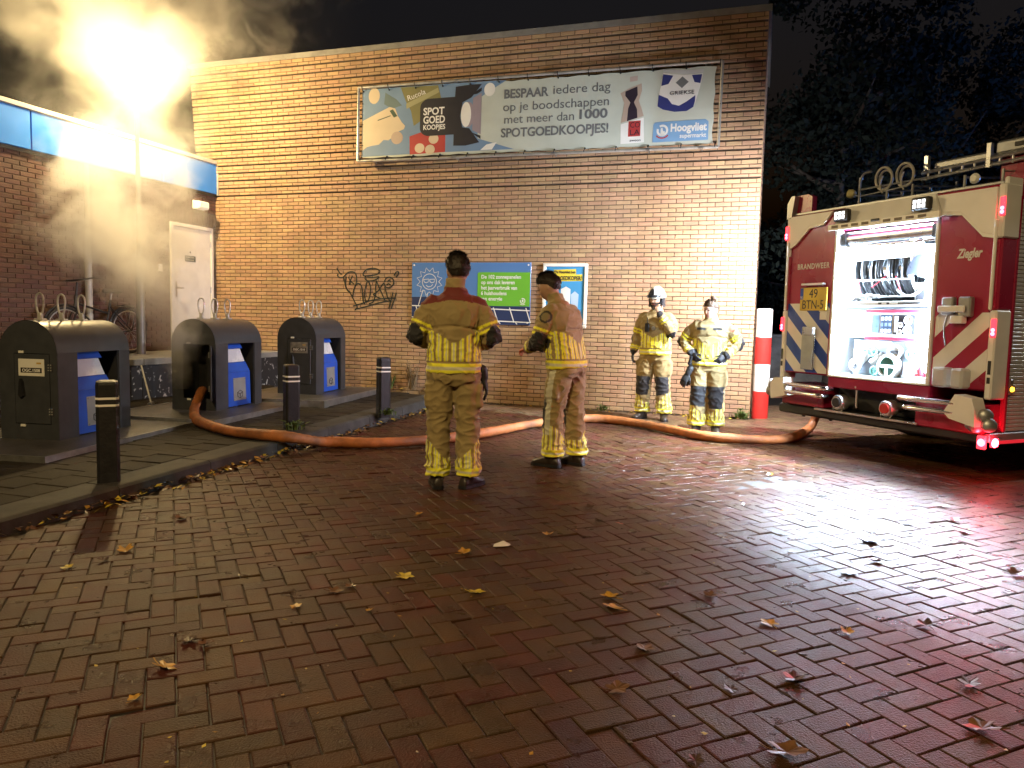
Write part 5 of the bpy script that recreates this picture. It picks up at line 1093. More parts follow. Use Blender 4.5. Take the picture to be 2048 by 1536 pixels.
def person(label, loc, rz, J, opts):
    """J: joints in local coordinates (facing +y)"""
    t = thing('person', label, 'person', loc, rz, 'firefighters')
    V3 = lambda k: Vector(J[k]); H = J['H']; vox = opts.get('vox', .010)
    Rh = Matrix.Rotation(R(J.get('yaw', 0)), 3, 'Z') @ Matrix.Rotation(R(J.get('nod', 0)), 3, 'X') @ Matrix.Rotation(R(J.get('tilt', 0)), 3, 'Y'); HC = V3('head'); hs = opts.get('hs', 1.0)
    # ---- body: one continuous figure
    mb = MB(); head_parts(mb, HC, Rh, hs)
    limb(mb, [V3('chest') + Vector((0, -.01, .10)), V3('neck'), HC + Rh @ Vector((0, -.015, -.06)) * hs], [.075, .055, .056], 18)
    limb(mb, [V3('pelvis'), (V3('pelvis') + V3('chest')) / 2, V3('chest') + Vector((0, 0, .06))], [.12, .11, .10], 18)
    for s in 'LR':
        limb(mb, [V3('sh' + s) * .85 + V3('chest') * .15, V3('el' + s), V3('wr' + s)], [.045, .038, .026], 12); limb(mb, [V3('hip' + s), V3('kn' + s), V3('an' + s)], [.07, .05, .04], 12)
        hd = J.get('hand' + s)
        if hd: hand_parts(mb, V3('wr' + s), hd[0], hd[1], 1.0, hd[2], s == 'L')
    me = remeshed(mb, .0065, 2)
    Ri = np.array(Rh.transposed()); hc = np.array(HC)
    skin = np.array(opts.get('skin', SKIN)); glove = opts.get('glove', {})
    def bodycol(P, N_):
        c = np.tile(skin, (len(P), 1)); q = (P - hc) @ Ri.T / hs
        face = np.linalg.norm(q, axis=1) < .16
        eye = face & (q[:, 1] > .05) & (np.abs(np.abs(q[:, 0]) - .031) < .012) & (np.abs(q[:, 2] - .012) < .007); c[eye] = (.06, .04, .035)
        br = face & (q[:, 1] > .05) & (np.abs(np.abs(q[:, 0]) - .031) < .018) & (np.abs(q[:, 2] - .033) < .005); c[br] = (.09, .05, .035)
        lip = face & (q[:, 1] > .06) & (np.abs(q[:, 0]) < .024) & (np.abs(q[:, 2] + .060) < .007); c[lip] = (.36, .12, .10)
        if opts.get('beard'):
            bd = face & (q[:, 2] < -.035) & (q[:, 1] > -.01) & ~lip; c[bd] = (.05, .035, .028)
        for s in 'LR':
            if s in glove:
                w = np.array(V3('wr' + s)); dd = np.array(Vector(J['hand' + s][0]).normalized()); c[((P - w) @ dd > -.10) & (np.linalg.norm(P - w, axis=1) < .24)] = glove[s]
        return c
    finish(me, bodycol, None, 'body', M_skin, t)
    # ---- jacket
    pel, che, nec = V3('pelvis'), V3('chest'), V3('neck'); up = (che - pel).normalized(); fw = opts.get('fw', Vector((0, 1, 0))); lat = Vector((1, 0, 0))
    hem = J['hem']; k = opts.get('girth', 1.0)
    shm = (V3('shL') + V3('shR')) / 2; shw = (V3('shR') - V3('shL')); sw = shw.length / 2; sl_ = shw.normalized()
    def tor(z):    # centre line of the torso at height z
        f = (z - pel.z) / max(.05, che.z - pel.z); c = pel + (che - pel) * f; return Vector((c.x, c.y, z))
    fl = frame_of(up)[1]; fl = Vector((0, 1, 0)) - up * up.y; fl.normalize()
    zs = che.z
    mb = MB(); spec = []
    for z, a, d_ in ((hem - .005, .200, .140), (hem + .01, .216, .152), (hem + .10, .216, .152), (hem + .22, .205, .145), (hem + .34, .212, .148), (zs - .02, .222, .150), (zs + .05, .224, .140)): spec.append((tor(z), lat * a * k, fl * d_ * k))
    spec += [(shm + up * .005, sl_ * (sw + .012), fl * .115 * k), (shm + up * .045, sl_ * (sw * .80), fl * .10 * k), (shm * .35 + nec * .65 + up * .0, sl_ * opts.get('neckw', .105), fl * .088), (nec + up * .012, sl_ * .078, fl * .076), (nec + up * opts.get('collar', .075), sl_ * .073, fl * .072)]
    rings_body(mb, spec)
    arms = {}
    for s in 'LR':
        S, E_, Wr = V3('sh' + s), V3('el' + s), V3('wr' + s); arms[s] = (S, E_, Wr); S2 = S + (che - S).normalized() * .03
        limb(mb, [S2, S * .6 + E_ * .4, E_ + (S - E_).normalized() * .05, E_, E_ + (Wr - E_).normalized() * .06, E_ * .35 + Wr * .65, Wr + (E_ - Wr).normalized() * .02], [.080 * k, .078 * k, .072 * k, .070 * k, .068 * k, .060 * k, .054 * k], 22, cap_round=True)
    me = remeshed(mb, vox, 5)
    back_yoke = opts.get('yoke', True); tz = lambda P: P[:, 2]
    pelA, cheA = np.array(pel), np.array(che)
    def jcol(P, N_):
        c = np.tile(np.array(TAN), (len(P), 1)); z = P[:, 2]; n = len(P)
        cx = pelA + ((z - pelA[2]) / (cheA[2] - pelA[2]))[:, None] * (cheA - pelA); rx = P[:, 0] - cx[:, 0]; ry = P[:, 1] - cx[:, 1]
        best = np.full(n, .0); dmin = np.full(n, 9.); info = {}
        for s in 'LR':
            S, E_, Wr = [np.array(v) for v in arms[s]]
            tu, du, vu = seg_t(P, S, E_); tf, df, vf = seg_t(P, E_, Wr); info[s] = (tu, du, vu, tf, df, vf)
        inarm = np.zeros(n, bool); lim = .105 * k
        tors = (np.abs(rx) < .222 * k) & (np.abs(ry) < .17 * k)
        for s in 'LR':
            tu, du, vu, tf, df, vf = info[s]; ia = ((du < lim) & (tu > .30) | (df < lim * .9) & (tf > .02)) & ~((np.abs(rx) < .165 * k) & (np.abs(ry) < .145 * k) & (z > hem + .1) & ((du > .085) & (df > .075)))
            inarm |= ia
        # torso bands
        tb_ = ~inarm
        ang = np.arctan2(rx, np.abs(ry) + 1e-6)
        u = np.abs(rx) * 1.0
        arc = np.where(np.abs(ry) > .09, rx, np.sign(rx) * (.15 + (.12 - np.abs(ry))))
        sp = .058
        ph = np.abs(((arc / sp) + .5) % 1.0 - .5)
        vtop = hem + .235 + .11 * np.minimum(1, np.abs(rx) / .19)
        st_ = tb_ & (z > hem + .095) & (z < vtop)
        c[st_ & (ph < .33)] = YEL; c[st_ & (ph < .09)] = SIL
        for a, e, cc in ((hem + .004, hem + .030, YEL), (hem + .030, hem + .052, SIL), (hem + .052, hem + .080, YEL)): c[tb_ & (z > a) & (z < e)] = cc
        if opts.get('chestband'): c[tb_ & (z > zs - .075) & (z < zs - .03)] = (.03, .03, .035)
        if back_yoke: c[tb_ & (ry < .03) & (P[:, 2] > shm.z + .022 - .18 * np.maximum(0, np.abs(rx) - .06)) & (np.abs(rx) < .26) & (P[:, 2] < nec.z + .005) & (ry > -.2)] = DRED
        for s in 'LR':
            tu, du, vu, tf, df, vf = info[s]; iu = inarm & (du < .12 * k) & (tu > .28) & (tu <= 1.0) & (du <= df + .02)
            for a, e, cc in ((.58, .66, YEL), (.66, .73, TAN if not opts.get('silband') else SIL), (.73, .81, YEL)): c[iu & (tu > a) & (tu < e)] = cc
            out = np.array(V3('el' + s)) - (np.array(V3('sh' + s)) + np.array(V3('wr' + s))) / 2; out /= np.linalg.norm(out) + 1e-9
            rel = P - np.array(V3('el' + s)); pad = inarm & (np.linalg.norm(rel - out * .02, axis=1) < .115) & (rel @ out > -.012); c[pad] = BLK
            iff = inarm & (df < .1) & (tf > .12); 
            for a, e, cc in ((.58, .66, YEL), (.66, .71, SIL), (.71, .79, YEL), (.90, 1.3, BLK)): c[iff & (tf > a) & (tf < e) & ~pad] = cc
        for f in opts.get('jpatch', []): f(P, N_, c, rx, ry, z)
        return c
    def jw(P):
        z = P[:, 2]; a = np.full(len(P), .009); f = np.tile(np.array([7., 13.]), (len(P), 1))
        for s in 'LR':
            E_ = np.array(V3('el' + s)); d = np.linalg.norm(P - E_, axis=1); a += .005 * np.exp(-(d / .16) ** 2); f[d < .2] = (14., 22.)
        return a, f
    vv = np.empty(len(me.vertices) * 3); me.vertices.foreach_get('co', vv); vv = vv.reshape(-1, 3); ctr = np.array(pel)
    g_ = (np.abs(vv[:, 0]) < .21) ; amt = (.016 * np.exp(-((vv[:, 2] - hem - .345 - .02 * np.cos(vv[:, 0] * 9)) / .011) ** 2) + .008 * np.exp(-((vv[:, 2] - hem - .088) / .007) ** 2)) * g_
    vv[:, :2] -= (vv[:, :2] - ctr[:2]) / (np.linalg.norm(vv[:, :2] - ctr[:2], axis=1)[:, None] + 1e-6) * amt[:, None]; me.vertices.foreach_set('co', vv.ravel()); me.update()
    finish(me, jcol, jw, 'jacket', M_gear, t, opts.get('seed', 1))
    # ---- trousers
    mb = MB(); zc = pel.z - .13
    rings_body(mb, [(tor(hem + .06), lat * .165 * k, fl * .112 * k), (Vector((pel.x, pel.y - .005, pel.z)), lat * .176 * k, fl * .120 * k), (Vector((pel.x, pel.y - .01, zc)), lat * .198 * k, fl * .140 * k), (Vector((pel.x, pel.y - .005, zc - .05)), lat * .16 * k, fl * .10 * k)], p=2.6)
    for s in 'LR':
        hp_, kn, an = V3('hip' + s), V3('kn' + s), V3('an' + s); bag = opts.get('bag', 1.0)
        limb(mb, [hp_ + Vector((0, 0, .02)), hp_ * .6 + kn * .4, kn + (hp_ - kn).normalized() * .08, kn, kn + (an - kn).normalized() * .10, kn * .4 + an * .6, an + Vector((0, 0, .05)), an + Vector((0, 0, -.005))], [.112 * k, .112 * k * bag, .098 * bag, .094 * bag, .093 * bag, .094 * bag, .098 * bag, .098 * bag], 24, cap_round=False)
        if opts.get('pocket', True):
            sx = 1 if s == 'R' else -1; c_ = hp_ * .42 + kn * .58 + Vector((sx * .085 * bag, -.005, .06)); mb.cbox(c_.x - .035, c_.y - .075, c_.z - .11, c_.x + .035, c_.y + .075, c_.z + .09, .02)
    me = remeshed(mb, vox, 4)
    def tcol(P, N_):
        c = np.tile(np.array(opts.get('trouser', TAN)), (len(P), 1)); z = P[:, 2]
        for s in 'LR':
            hp_, kn, an = [np.array(V3(x + s)) for x in ('hip', 'kn', 'an')]; t1, d1, v1 = seg_t(P, hp_, kn); t2, d2, v2 = seg_t(P, kn, an)
            o1 = seg_t(P, *[np.array(V3(x + ('R' if s == 'L' else 'L'))) for x in ('kn', 'an')])[1]; o0 = seg_t(P, *[np.array(V3(x + ('R' if s == 'L' else 'L'))) for x in ('hip', 'kn')])[1]
            mine = np.minimum(d1, d2) <= np.minimum(o1, o0); sx = 1 if s == 'R' else -1
            low_ = mine & (z < kn[2] - .02); arc = np.arctan2(v2[:, 0], v2[:, 1]) * .095; ph = np.abs(((arc / .052) % 1.0) - .5)
            zt = an[2] + .20 + .085 * (v2[:, 0] * sx > -.2) * np.clip((v2[:, 0] * sx) / .08, -.7, 1)
            sl2 = low_ & (z < zt) & (z > an[2] + .062); c[sl2 & (ph < .28)] = YEL; c[sl2 & (ph < .10)] = SIL
            for a, e, cc in ((.0, .022, YEL), (.022, .040, SIL), (.040, .062, YEL)): c[low_ & (z > an[2] + a) & (z <= an[2] + e)] = cc
            kd = np.array(opts.get('kneedir', (0, 1, 0)), float); rel = P - kn
            kp = mine & (np.abs(rel[:, 2] + .02) < .135) & (v1 @ kd + 0 > .042) & (np.linalg.norm(rel * np.array([1, 1, .55]), axis=1) < .125); c[kp] = BLK
            if opts.get('sidestripe') == s: c[mine & (v1[:, 0] * sx > .055) & (np.abs(v1[:, 1] - .01) < .030) & (z > an[2] + .20)] = (.58, .56, .44)
        return c
    def tw_(P):
        z = P[:, 2]; a = np.full(len(P), .007); f = np.tile(np.array([7., 17.]), (len(P), 1))
        for s in 'LR':
            kn = np.array(V3('kn' + s)); an = np.array(V3('an' + s)); d = np.linalg.norm(P - kn, axis=1); a += .007 * np.exp(-(d / .17) ** 2) + .006 * np.exp(-((z - an[2] - .08) / .10) ** 2)
        a += .006 * np.exp(-((z - zc) / .08) ** 2); return a, f
    finish(me, tcol, tw_, 'trousers', M_gear, t, opts.get('seed', 1) + 3)
    # ---- boots
    for s in 'LR':
        an = V3('an' + s); td = Vector(J['toe' + s]).normalized(); wv = Vector((td.y, -td.x, 0)); mb = MB()
        limb(mb, [an + Vector((0, 0, .16)), an + Vector((0, 0, .02)), Vector((an.x, an.y, .07))], [.062, .06, .055], 18)
        rings = []
        for f, hw, hh in ((-.085, .028, .05), (-.075, .040, .085), (-.03, .044, .12), (.04, .046, .115), (.10, .050, .090), (.155, .050, .068), (.19, .042, .058), (.208, .022, .040)):
            c = Vector((an.x, an.y, 0)) + td * f; rings.append([c + wv * math.cos(2 * math.pi * k / 18) * hw + Vector((0, 0, max(0.012, hh * .5 + math.sin(2 * math.pi * k / 18) * hh * .5))) for k in range(18)])
        mb.loft(rings); me = remeshed(mb, .009, 3); me.polygons.foreach_set('use_smooth', [True] * len(me.polygons)); me.materials.clear(); bt = obj('boot', me, M_boot, t)
        so = MB(); pol = []
        for f, hw in ((-.09, .022), (-.075, .042), (-.02, .045), (.05, .046), (.11, .053), (.17, .051), (.205, .032), (.216, .0)):
            pol.append((f, hw))
        pl2 = [(f, w_) for f, w_ in pol] + [(f, -w_) for f, w_ in pol[::-1][1:]]
        so.prism(pl2, lambda a, c: Vector((an.x, an.y, .0)) + td * a + wv * c, lambda a, c: Vector((an.x, an.y, .026)) + td * a + wv * c); so.build('sole', M_bkr, bt)
    if opts.get('hair'): hair_cap(HC, Rh, hs, opts['hair'], 'hair', t, opts.get('seed', 1))
    return t, Rh, HC

def simple_glove(parent, p, d, n_, s=1.0, curl=.35):
    mb = MB(); hand_parts(mb, p, d, n_, s, curl); limb(mb, [Vector(p) - Vector(d).normalized() * .06, Vector(p)], [.040 * s, .034 * s], 12); me = remeshed(mb, .007, 2); me.polygons.foreach_set('use_smooth', [True] * len(me.polygons)); me.materials.clear(); return obj('hanging_glove', me, M_glove, parent)

# man seen from behind, nearest to the camera
J = dict(H=1.86, pelvis=(0, 0, 1.0), chest=(0, .0, 1.40), neck=(0, .0, 1.575), head=(.015, .025, 1.708), shL=(-.195, 0, 1.455), shR=(.195, 0, 1.455), elL=(-.300, -.035, 1.20), elR=(.305, -.035, 1.195), wrL=(-.15, .20, 1.13), wrR=(.16, .20, 1.12),
     handL=((.6, .75, .1), (0, .3, 1), .5), handR=((-.6, .75, .1), (0, .3, 1), .5), hipL=(-.098, 0, .93), hipR=(.098, 0, .93), knL=(-.115, .01, .51), knR=(.118, .01, .51), anL=(-.118, -.01, .105), anR=(.125, -.01, .105), toeL=(-.18, 1, 0), toeR=(.55, .8, 0), hem=.915, yaw=14, nod=-8)
p1_, _, _ = person('firefighter with short dark hair standing with his back to the camera, nearest of the four', (-.46, 5.90, 0), R(3), J, dict(hair='short', seed=2, vox=.0085, hs=1.07))
simple_glove(p1_, (.235, .03, .88), (.25, .1, -1), (1, 0, 0), 1.15)
b = MB(); b.tube([(.225, .02, .97), (.235, .03, .90)], .008, 6); b.build('glove_strap', M_bkr, p1_)

# man turned left, bowed head
def arm_badge(P, N_, c, rx, ry, z):
    q = P - np.array((-.285, .035, 1.375)); c[(np.linalg.norm(q * np.array([.6, 1, 1]), axis=1) < .055)] = (.03, .028, .02); c[(np.linalg.norm(q * np.array([.6, 1, 1]), axis=1) < .038)] = (.22, .18, .09)
J = dict(H=1.82, pelvis=(0, -.03, .99), chest=(0, .035, 1.36), neck=(0, .10, 1.515), head=(0, .175, 1.645), shL=(-.205, .05, 1.43), shR=(.205, .05, 1.43), elL=(-.265, .12, 1.15), elR=(.26, .12, 1.15), wrL=(-.10, .33, 1.08), wrR=(.10, .33, 1.09),
     handL=((.35, .85, -.15), (-.3, .2, 1), .7), handR=((-.35, .85, -.1), (.3, .2, 1), .7), hipL=(-.098, -.03, .92), hipR=(.098, -.03, .92), knL=(-.105, .03, .51), knR=(.115, -.06, .51), anL=(-.11, .03, .105), anR=(.12, -.10, .105), toeL=(-.05, 1, 0), toeR=(.2, 1, 0), hem=.905, yaw=8, nod=-24)
person('firefighter in profile facing left with bowed head, hands held in front', (.47, 6.90, 0), R(56), J, dict(hair='short', seed=5, vox=.0085, hs=1.05, yoke=False, sidestripe='L', jpatch=[arm_badge], glove={'L': ORA, 'R': ORA}, girth=1.04))

# helmeted man by the wall, hand at his mouth
J = dict(H=1.84, pelvis=(0, 0, .97), chest=(0, 0, 1.35), neck=(0, .02, 1.52), head=(0, .045, 1.665), shL=(-.20, 0, 1.43), shR=(.20, 0, 1.43), elL=(-.27, .10, 1.20), elR=(.27, -.01, 1.15), wrL=(-.10, .20, 1.47), wrR=(.30, .06, .93),
     handL=((.35, -.05, .9), (-.2, .9, .1), .8), handR=((.05, .15, -1), (1, .1, 0), .55), hipL=(-.10, 0, .91), hipR=(.10, 0, .91), knL=(-.13, .03, .50), knR=(.14, .04, .50), anL=(-.16, .02, .105), anR=(.16, 0, .105), toeL=(-.35, 1, 0), toeR=(.3, 1, 0), hem=.90, yaw=-14, nod=-6)
p3_, Rh, HC = person('helmeted firefighter by the wall with one hand raised to his mouth', (1.98, 10.42, 0), R(152), J, dict(seed=8, vox=.0115, collar=.05, glove={'R': BLK}, beard=True, yoke=False, bag=1.1))
hb_ = MB(); rings = []
for z, rx_, ry_, o_ in ((-.012, .117, .148, -.012), (.004, .119, .150, -.012), (.03, .114, .140, -.012), (.08, .100, .122, -.012), (.12, .074, .092, -.012), (.148, .038, .05, -.012), (.156, .008, .01, -.012)): rings.append([HC + Rh @ Vector((math.cos(2 * math.pi * k / 32) * rx_, math.sin(2 * math.pi * k / 32) * ry_ + o_, z + .035)) for k in range(32)])
hb_.loft(rings); M_helm = mat('pale_helmet_shell', (.62, .60, .48), .25, var=.06, coat=.4); hl = hb_.build('helmet', M_helm, p3_, True)
b = MB(); b.loft([[HC + Rh @ Vector((math.cos(R(a)) * .116, math.sin(R(a)) * .15 - .01, zz)) for a in range(25, 156, 10)] for zz in (.035, .07)], False, False); b.loft([[HC + Rh @ Vector((math.cos(R(a)) * .121, math.sin(R(a)) * .155 - .01, zz)) for a in range(25, 156, 10)] for zz in (.07, .035)], False, False); b.build('visor_rim', mat('helmet_dark', (.03, .03, .035), .3), hl, True)
b = MB(); b.prism([(-.045, .06), (.045, .06), (.03, .13), (0, .16), (-.03, .13)], lambda a, c: HC + Rh @ Vector((a, .143 - (c - .06) * .55, c)), lambda a, c: HC + Rh @ Vector((a, .133 - (c - .06) * .55, c))); b.build('helmet_plate', mat('helmet_dark', (.03, .03, .035), .3), hl)
b = MB(); b.loft([[HC + Rh @ Vector((math.cos(R(a)) * r_, math.sin(R(a)) * r_ * 1.2 - .012, zz)) for a in range(160, 381, 10)] for zz, r_ in ((.03, .105), (-.05, .10), (-.10, .105))], False, False); b.loft([[HC + Rh @ Vector((math.cos(R(a)) * (r_ + .008), math.sin(R(a)) * (r_ + .008) * 1.2 - .012, zz)) for a in range(160, 381, 10)] for zz, r_ in ((-.10, .105), (-.05, .10), (.03, .105))], False, False); b.build('neck_guard', mat('helmet_dark', (.03, .03, .035), .3), hl, True)
b = MB(); b.tube([HC + Rh @ Vector(p) for p in ((-.085, .01, .02), (-.075, .04, -.07), (0, .085, -.128), (.075, .04, -.07), (.085, .01, .02))], .011, 8); b.build('chin_strap', M_bkr, hl, True)
b = MB(); b.cbox(.05, .135, 1.22, .11, .175, 1.34, .008); b.cyl((.08, .155, 1.34), (.08, .155, 1.42), .006, 6); b.build('radio', M_bkr, p3_)
b = MB(); b.lathe((-.01, .15, 1.27), (0, 1, 0), [(.025, 0), (.028, .02), (.02, .035), (0, .035)], 14); b.build('chest_lamp', M_alu, p3_, True)

# woman with hands on hips
def arm_crest(P, N_, c, rx, ry, z):
    q = P - np.array((-.26, .05, 1.30)); c[np.linalg.norm(q, axis=1) < .045] = (.55, .10, .05)
    f = (ry > .06) & (z > 1.275) & (z < 1.30); c[f & (np.abs(np.abs(rx) - .095) < .055)] = BLK
J = dict(H=1.70, pelvis=(0, 0, .92), chest=(0, .0, 1.26), neck=(0, .02, 1.415), head=(0, .050, 1.515), shL=(-.18, 0, 1.335), shR=(.18, 0, 1.335), elL=(-.345, -.04, 1.12), elR=(.335, -.03, 1.12), wrL=(-.20, .11, .965), wrR=(.20, .11, .98),
     handL=((.55, .35, -.5), (-.5, .8, 0), .7), handR=((-.5, .4, -.5), (.5, .8, 0), .7), hipL=(-.092, 0, .86), hipR=(.092, 0, .86), knL=(-.105, .04, .47), knR=(.11, .05, .47), anL=(-.105, .0, .105), anR=(.115, .06, .105), toeL=(-.25, 1, 0), toeR=(.15, 1, 0), hem=.835, yaw=-34, nod=-12)
p4_, _, _ = person('firefighter with hair in a bun standing with hands on hips near the truck', (2.42, 9.22, 0), R(158), J, dict(collar=.040, neckw=.088, hair='bun', seed=11, vox=.0105, glove={'L': BLK, 'R': BLK}, yoke=False, hs=.97, girth=.98, bag=1.08, jpatch=[arm_crest], skin=(.56, .36, .27)))
b = MB(); b.cyl((.215, .13, .86), (.20, .15, .95), .022, 12); b.cyl((.217, .125, .85), (.214, .131, .865), .028, 12); b.build('torch', M_bkr, p4_, True)
simple_glove(p4_, (.235, .10, .74), (.45, .2, -1), (.2, 1, 0), 1.15); simple_glove(p4_, (.225, .07, .75), (.30, .1, -1), (.2, 1, 0), 1.1)
# ------------------------------------------------------------------ fallen leaves
LM = [mat('leaf_' + n, c, .35, var=.35, scale=30, spec=.6) for n, c in (('ochre', (.42, .23, .03)), ('yellow', (.50, .38, .04)), ('brown', (.13, .062, .028)), ('dark', (.06, .035, .022)), ('red', (.28, .03, .02)))]
def leaf_mesh(seed, size):
    r = random.Random(seed); n = 22; mb = MB(); cz = r.uniform(.03, .22); out = []
    for k in range(n):
        a = 2 * math.pi * k / n; lobe = .62 + .38 * abs(math.cos(a * 2.5)) ** 1.5 + r.uniform(-.06, .06); rr = size * lobe * (.6 if abs(a - math.pi) < .3 else 1)
        x, y = math.cos(a) * rr, math.sin(a) * rr * .85; out.append((x, y, .004 + cz * (x * x + y * y * 2.2 + abs(y) * .02) / size * .9 + r.uniform(0, .006)))
    v = [(0, 0, .004)] + [(x * .5, y * .5, .003 + z * .4) for x, y, z in out] + out
    f = [(0, 1 + k, 1 + (k + 1) % n) for k in range(n)] + [(1 + k, 1 + n + k, 1 + n + (k + 1) % n, 1 + (k + 1) % n) for k in range(n)]
    mb.add(v, f); mb.add([(x, y, z - .0012) for x, y, z in v], [tuple(q[::-1]) for q in f])
    mb.tube([(-size * .5, 0, .005), (-size * .95, .01, .008), (-size * 1.3, .02, .012)], .0018, 5)
    me = bpy.data.meshes.new('leaf'); me.from_pydata(mb.v, [], mb.f); return me
lm = {}
def leaf(x, y, mi, size, lab, rz=None, z=.0):
    key = (mi, random.randrange(4)); 
    if key not in lm: lm[key] = leaf_mesh(key[0] * 7 + key[1], .05); lm[key].materials.append(LM[mi])
    o = obj('leaf', lm[key], None, None, (x, y, z + .002), (random.gauss(0, .12), random.gauss(0, .12), random.uniform(0, 6.28) if rz is None else rz)); o.scale = (size,) * 3; tag(o, lab, 'leaf', 'fallen leaves on the wet paving')
random.seed(21)
for x, y, mi, s, lab in ((-.97, 3.35, 0, .7, 'small orange leaf left of the two yellow leaves in the middle of the paving'), (-.53, 3.78, 1, 1.0, 'broad yellow leaf on the paving, ahead of the nearest firefighter\'s feet'), (-.15, 3.58, 1, .9, 'yellow leaf right of the broad yellow leaf, below the white paper scrap'), (-.25, 4.2, 0, .9, 'curled orange leaf just left of the white paper scrap'), (.50, 3.42, 0, 1.05, 'large orange leaf in the lower middle of the paving'), (1.18, 3.27, 0, .95, 'upright golden leaf standing in the white reflection'), (.89, 2.25, 2, 1.3, 'large curled brown leaf at the bottom edge, right of the middle'), (.74, 4.91, 4, .6, 'small red leaf on the paving right of the second firefighter'), (-2.29, 3.8, 1, .8, 'pale curled leaf on the paving at the far left'), (1.61, 2.42, 2, 1.2, 'curled leaf catching white light at the lower right corner'), (-.63, 3.33, 0, .4, 'tiny orange leaf beside the brown leaf cluster')): leaf(x, y, mi, s, lab)
for x, y in ((-2.14, 4.1), (-2.17, 3.92), (-.84, 3.55), (-.78, 3.62), (-.61, 5.02), (-1.29, 2.95), (-1.22, 2.93), (-1.29, 2.73), (-1.28, 2.49), (.83, 2.66), (.41, 2.64), (.59, 2.2), (1.76, 2.74), (1.76, 5.52), (.58, 5.31), (.61, 4.94), (1.86, 3.98), (2.35, 6.68), (.72, 6.29), (.57, 2.98), (-2.13, 4.76), (.5, 3.55), (1.0, 3.6), (1.5, 3.2), (1.1, 2.75), (.25, 4.6), (2.0, 5.3)): leaf(x, y, random.choice((2, 3, 3, 2, 0)), random.uniform(.55, 1.1), 'dull brown leaf stuck flat on the wet brick paving')
for x, y, s in ((2.25, 4.58, 1.3), (2.73, 5.05, .9), (3.01, 4.86, 1.0), (2.80, 4.04, 1.1), (3.14, 5.19, .9), (2.11, 4.21, 1.0), (2.6, 3.6, 1.0), (2.2, 3.0, 1.1), (1.9, 3.3, .9), (2.5, 5.9, .9), (3.3, 5.6, 1.0)): leaf(x, y, random.choice((2, 3)), s, 'dark curled leaf on the white-lit paving behind the truck')
b = MB(); b.add([(-.05, -.03, .004), (.04, -.035, .012), (.055, .02, .006), (.01, .045, .02), (-.045, .02, .005)], [(0, 1, 2, 3, 4)]); b.add([(-.05, -.03, .003), (.04, -.035, .011), (.055, .02, .005), (.01, .045, .019), (-.045, .02, .004)], [(4, 3, 2, 1, 0)])
o = b.build('paper_scrap', mat('white_paper', (.7, .68, .64), .6)); o.location = (-.04, 4.36, 0); tag(o, 'torn white scrap of paper on the paving', 'litter')
# leaf litter in the gutter
rg = random.Random(4); vs_, fs_, mi_ = [], [], []
for _ in range(1250):
    t = rg.uniform(-1.6, 6.2); d = -abs(rg.gauss(0, .055)) - .012
    if rg.random() > (.05 + .95 * (mnoise.noise(Vector((t * 1.3, 2, 0))) * .5 + .5) * (1.3 if -.2 < t < 3 else .6)): continue
    p = KP + KD * t + KN * d; sz = rg.uniform(.012, .035); a = rg.uniform(0, 6.28); z = rg.uniform(.002, .035) * (1 if d > -.07 else .4); o0 = len(vs_)
    ax = Vector((math.cos(a), math.sin(a), rg.uniform(-.5, .5))) * sz; bx = Vector((-math.sin(a), math.cos(a), rg.uniform(-.6, .6))) * sz * .55; c = Vector((p.x, p.y, z + .004))
    vs_ += [c - ax, c - bx * 1.0 + Vector((0, 0, .006)), c + ax, c + bx]; fs_.append((o0, o0 + 1, o0 + 2, o0 + 3)); mi_.append(rg.choice((0, 2, 2, 2, 3, 3, 1)))
me = bpy.data.meshes.new('leaf_litter'); me.from_pydata(vs_, [], fs_); me.polygons.foreach_set('material_index', mi_)
o = obj('leaf_litter', me, LM); o['kind'] = 'stuff'; o['label'] = 'wet leaf litter lying in the gutter along the kerb'; o['category'] = 'leaf litter'
# leaf litter along the wall foot
vs_, fs_, mi_ = [], [], []
for _ in range(420):
    p = WALL @ Vector((rg.uniform(-6.2, .5), -abs(rg.gauss(0, .16)) - .04, 0)); w_ = (p - KP).dot(KN); z = (pave_z(p.y) if w_ > 0 else 0) + .006; sz = rg.uniform(.012, .032); a = rg.uniform(0, 6.28); o0 = len(vs_)
    ax = Vector((math.cos(a), math.sin(a), rg.uniform(-.4, .4))) * sz; bx = Vector((-math.sin(a), math.cos(a), rg.uniform(-.5, .5))) * sz * .6; c = Vector((p.x, p.y, z + .008)); vs_ += [c - ax, c - bx, c + ax, c + bx]; fs_.append((o0, o0 + 1, o0 + 2, o0 + 3)); mi_.append(rg.choice((0, 2, 2, 3, 1)))
me = bpy.data.meshes.new('wall_litter'); me.from_pydata(vs_, [], fs_); me.polygons.foreach_set('material_index', mi_); o = obj('leaf_litter', me, LM); o['kind'] = 'stuff'; o['label'] = 'scattered leaves along the foot of the brick wall'; o['category'] = 'leaf litter'
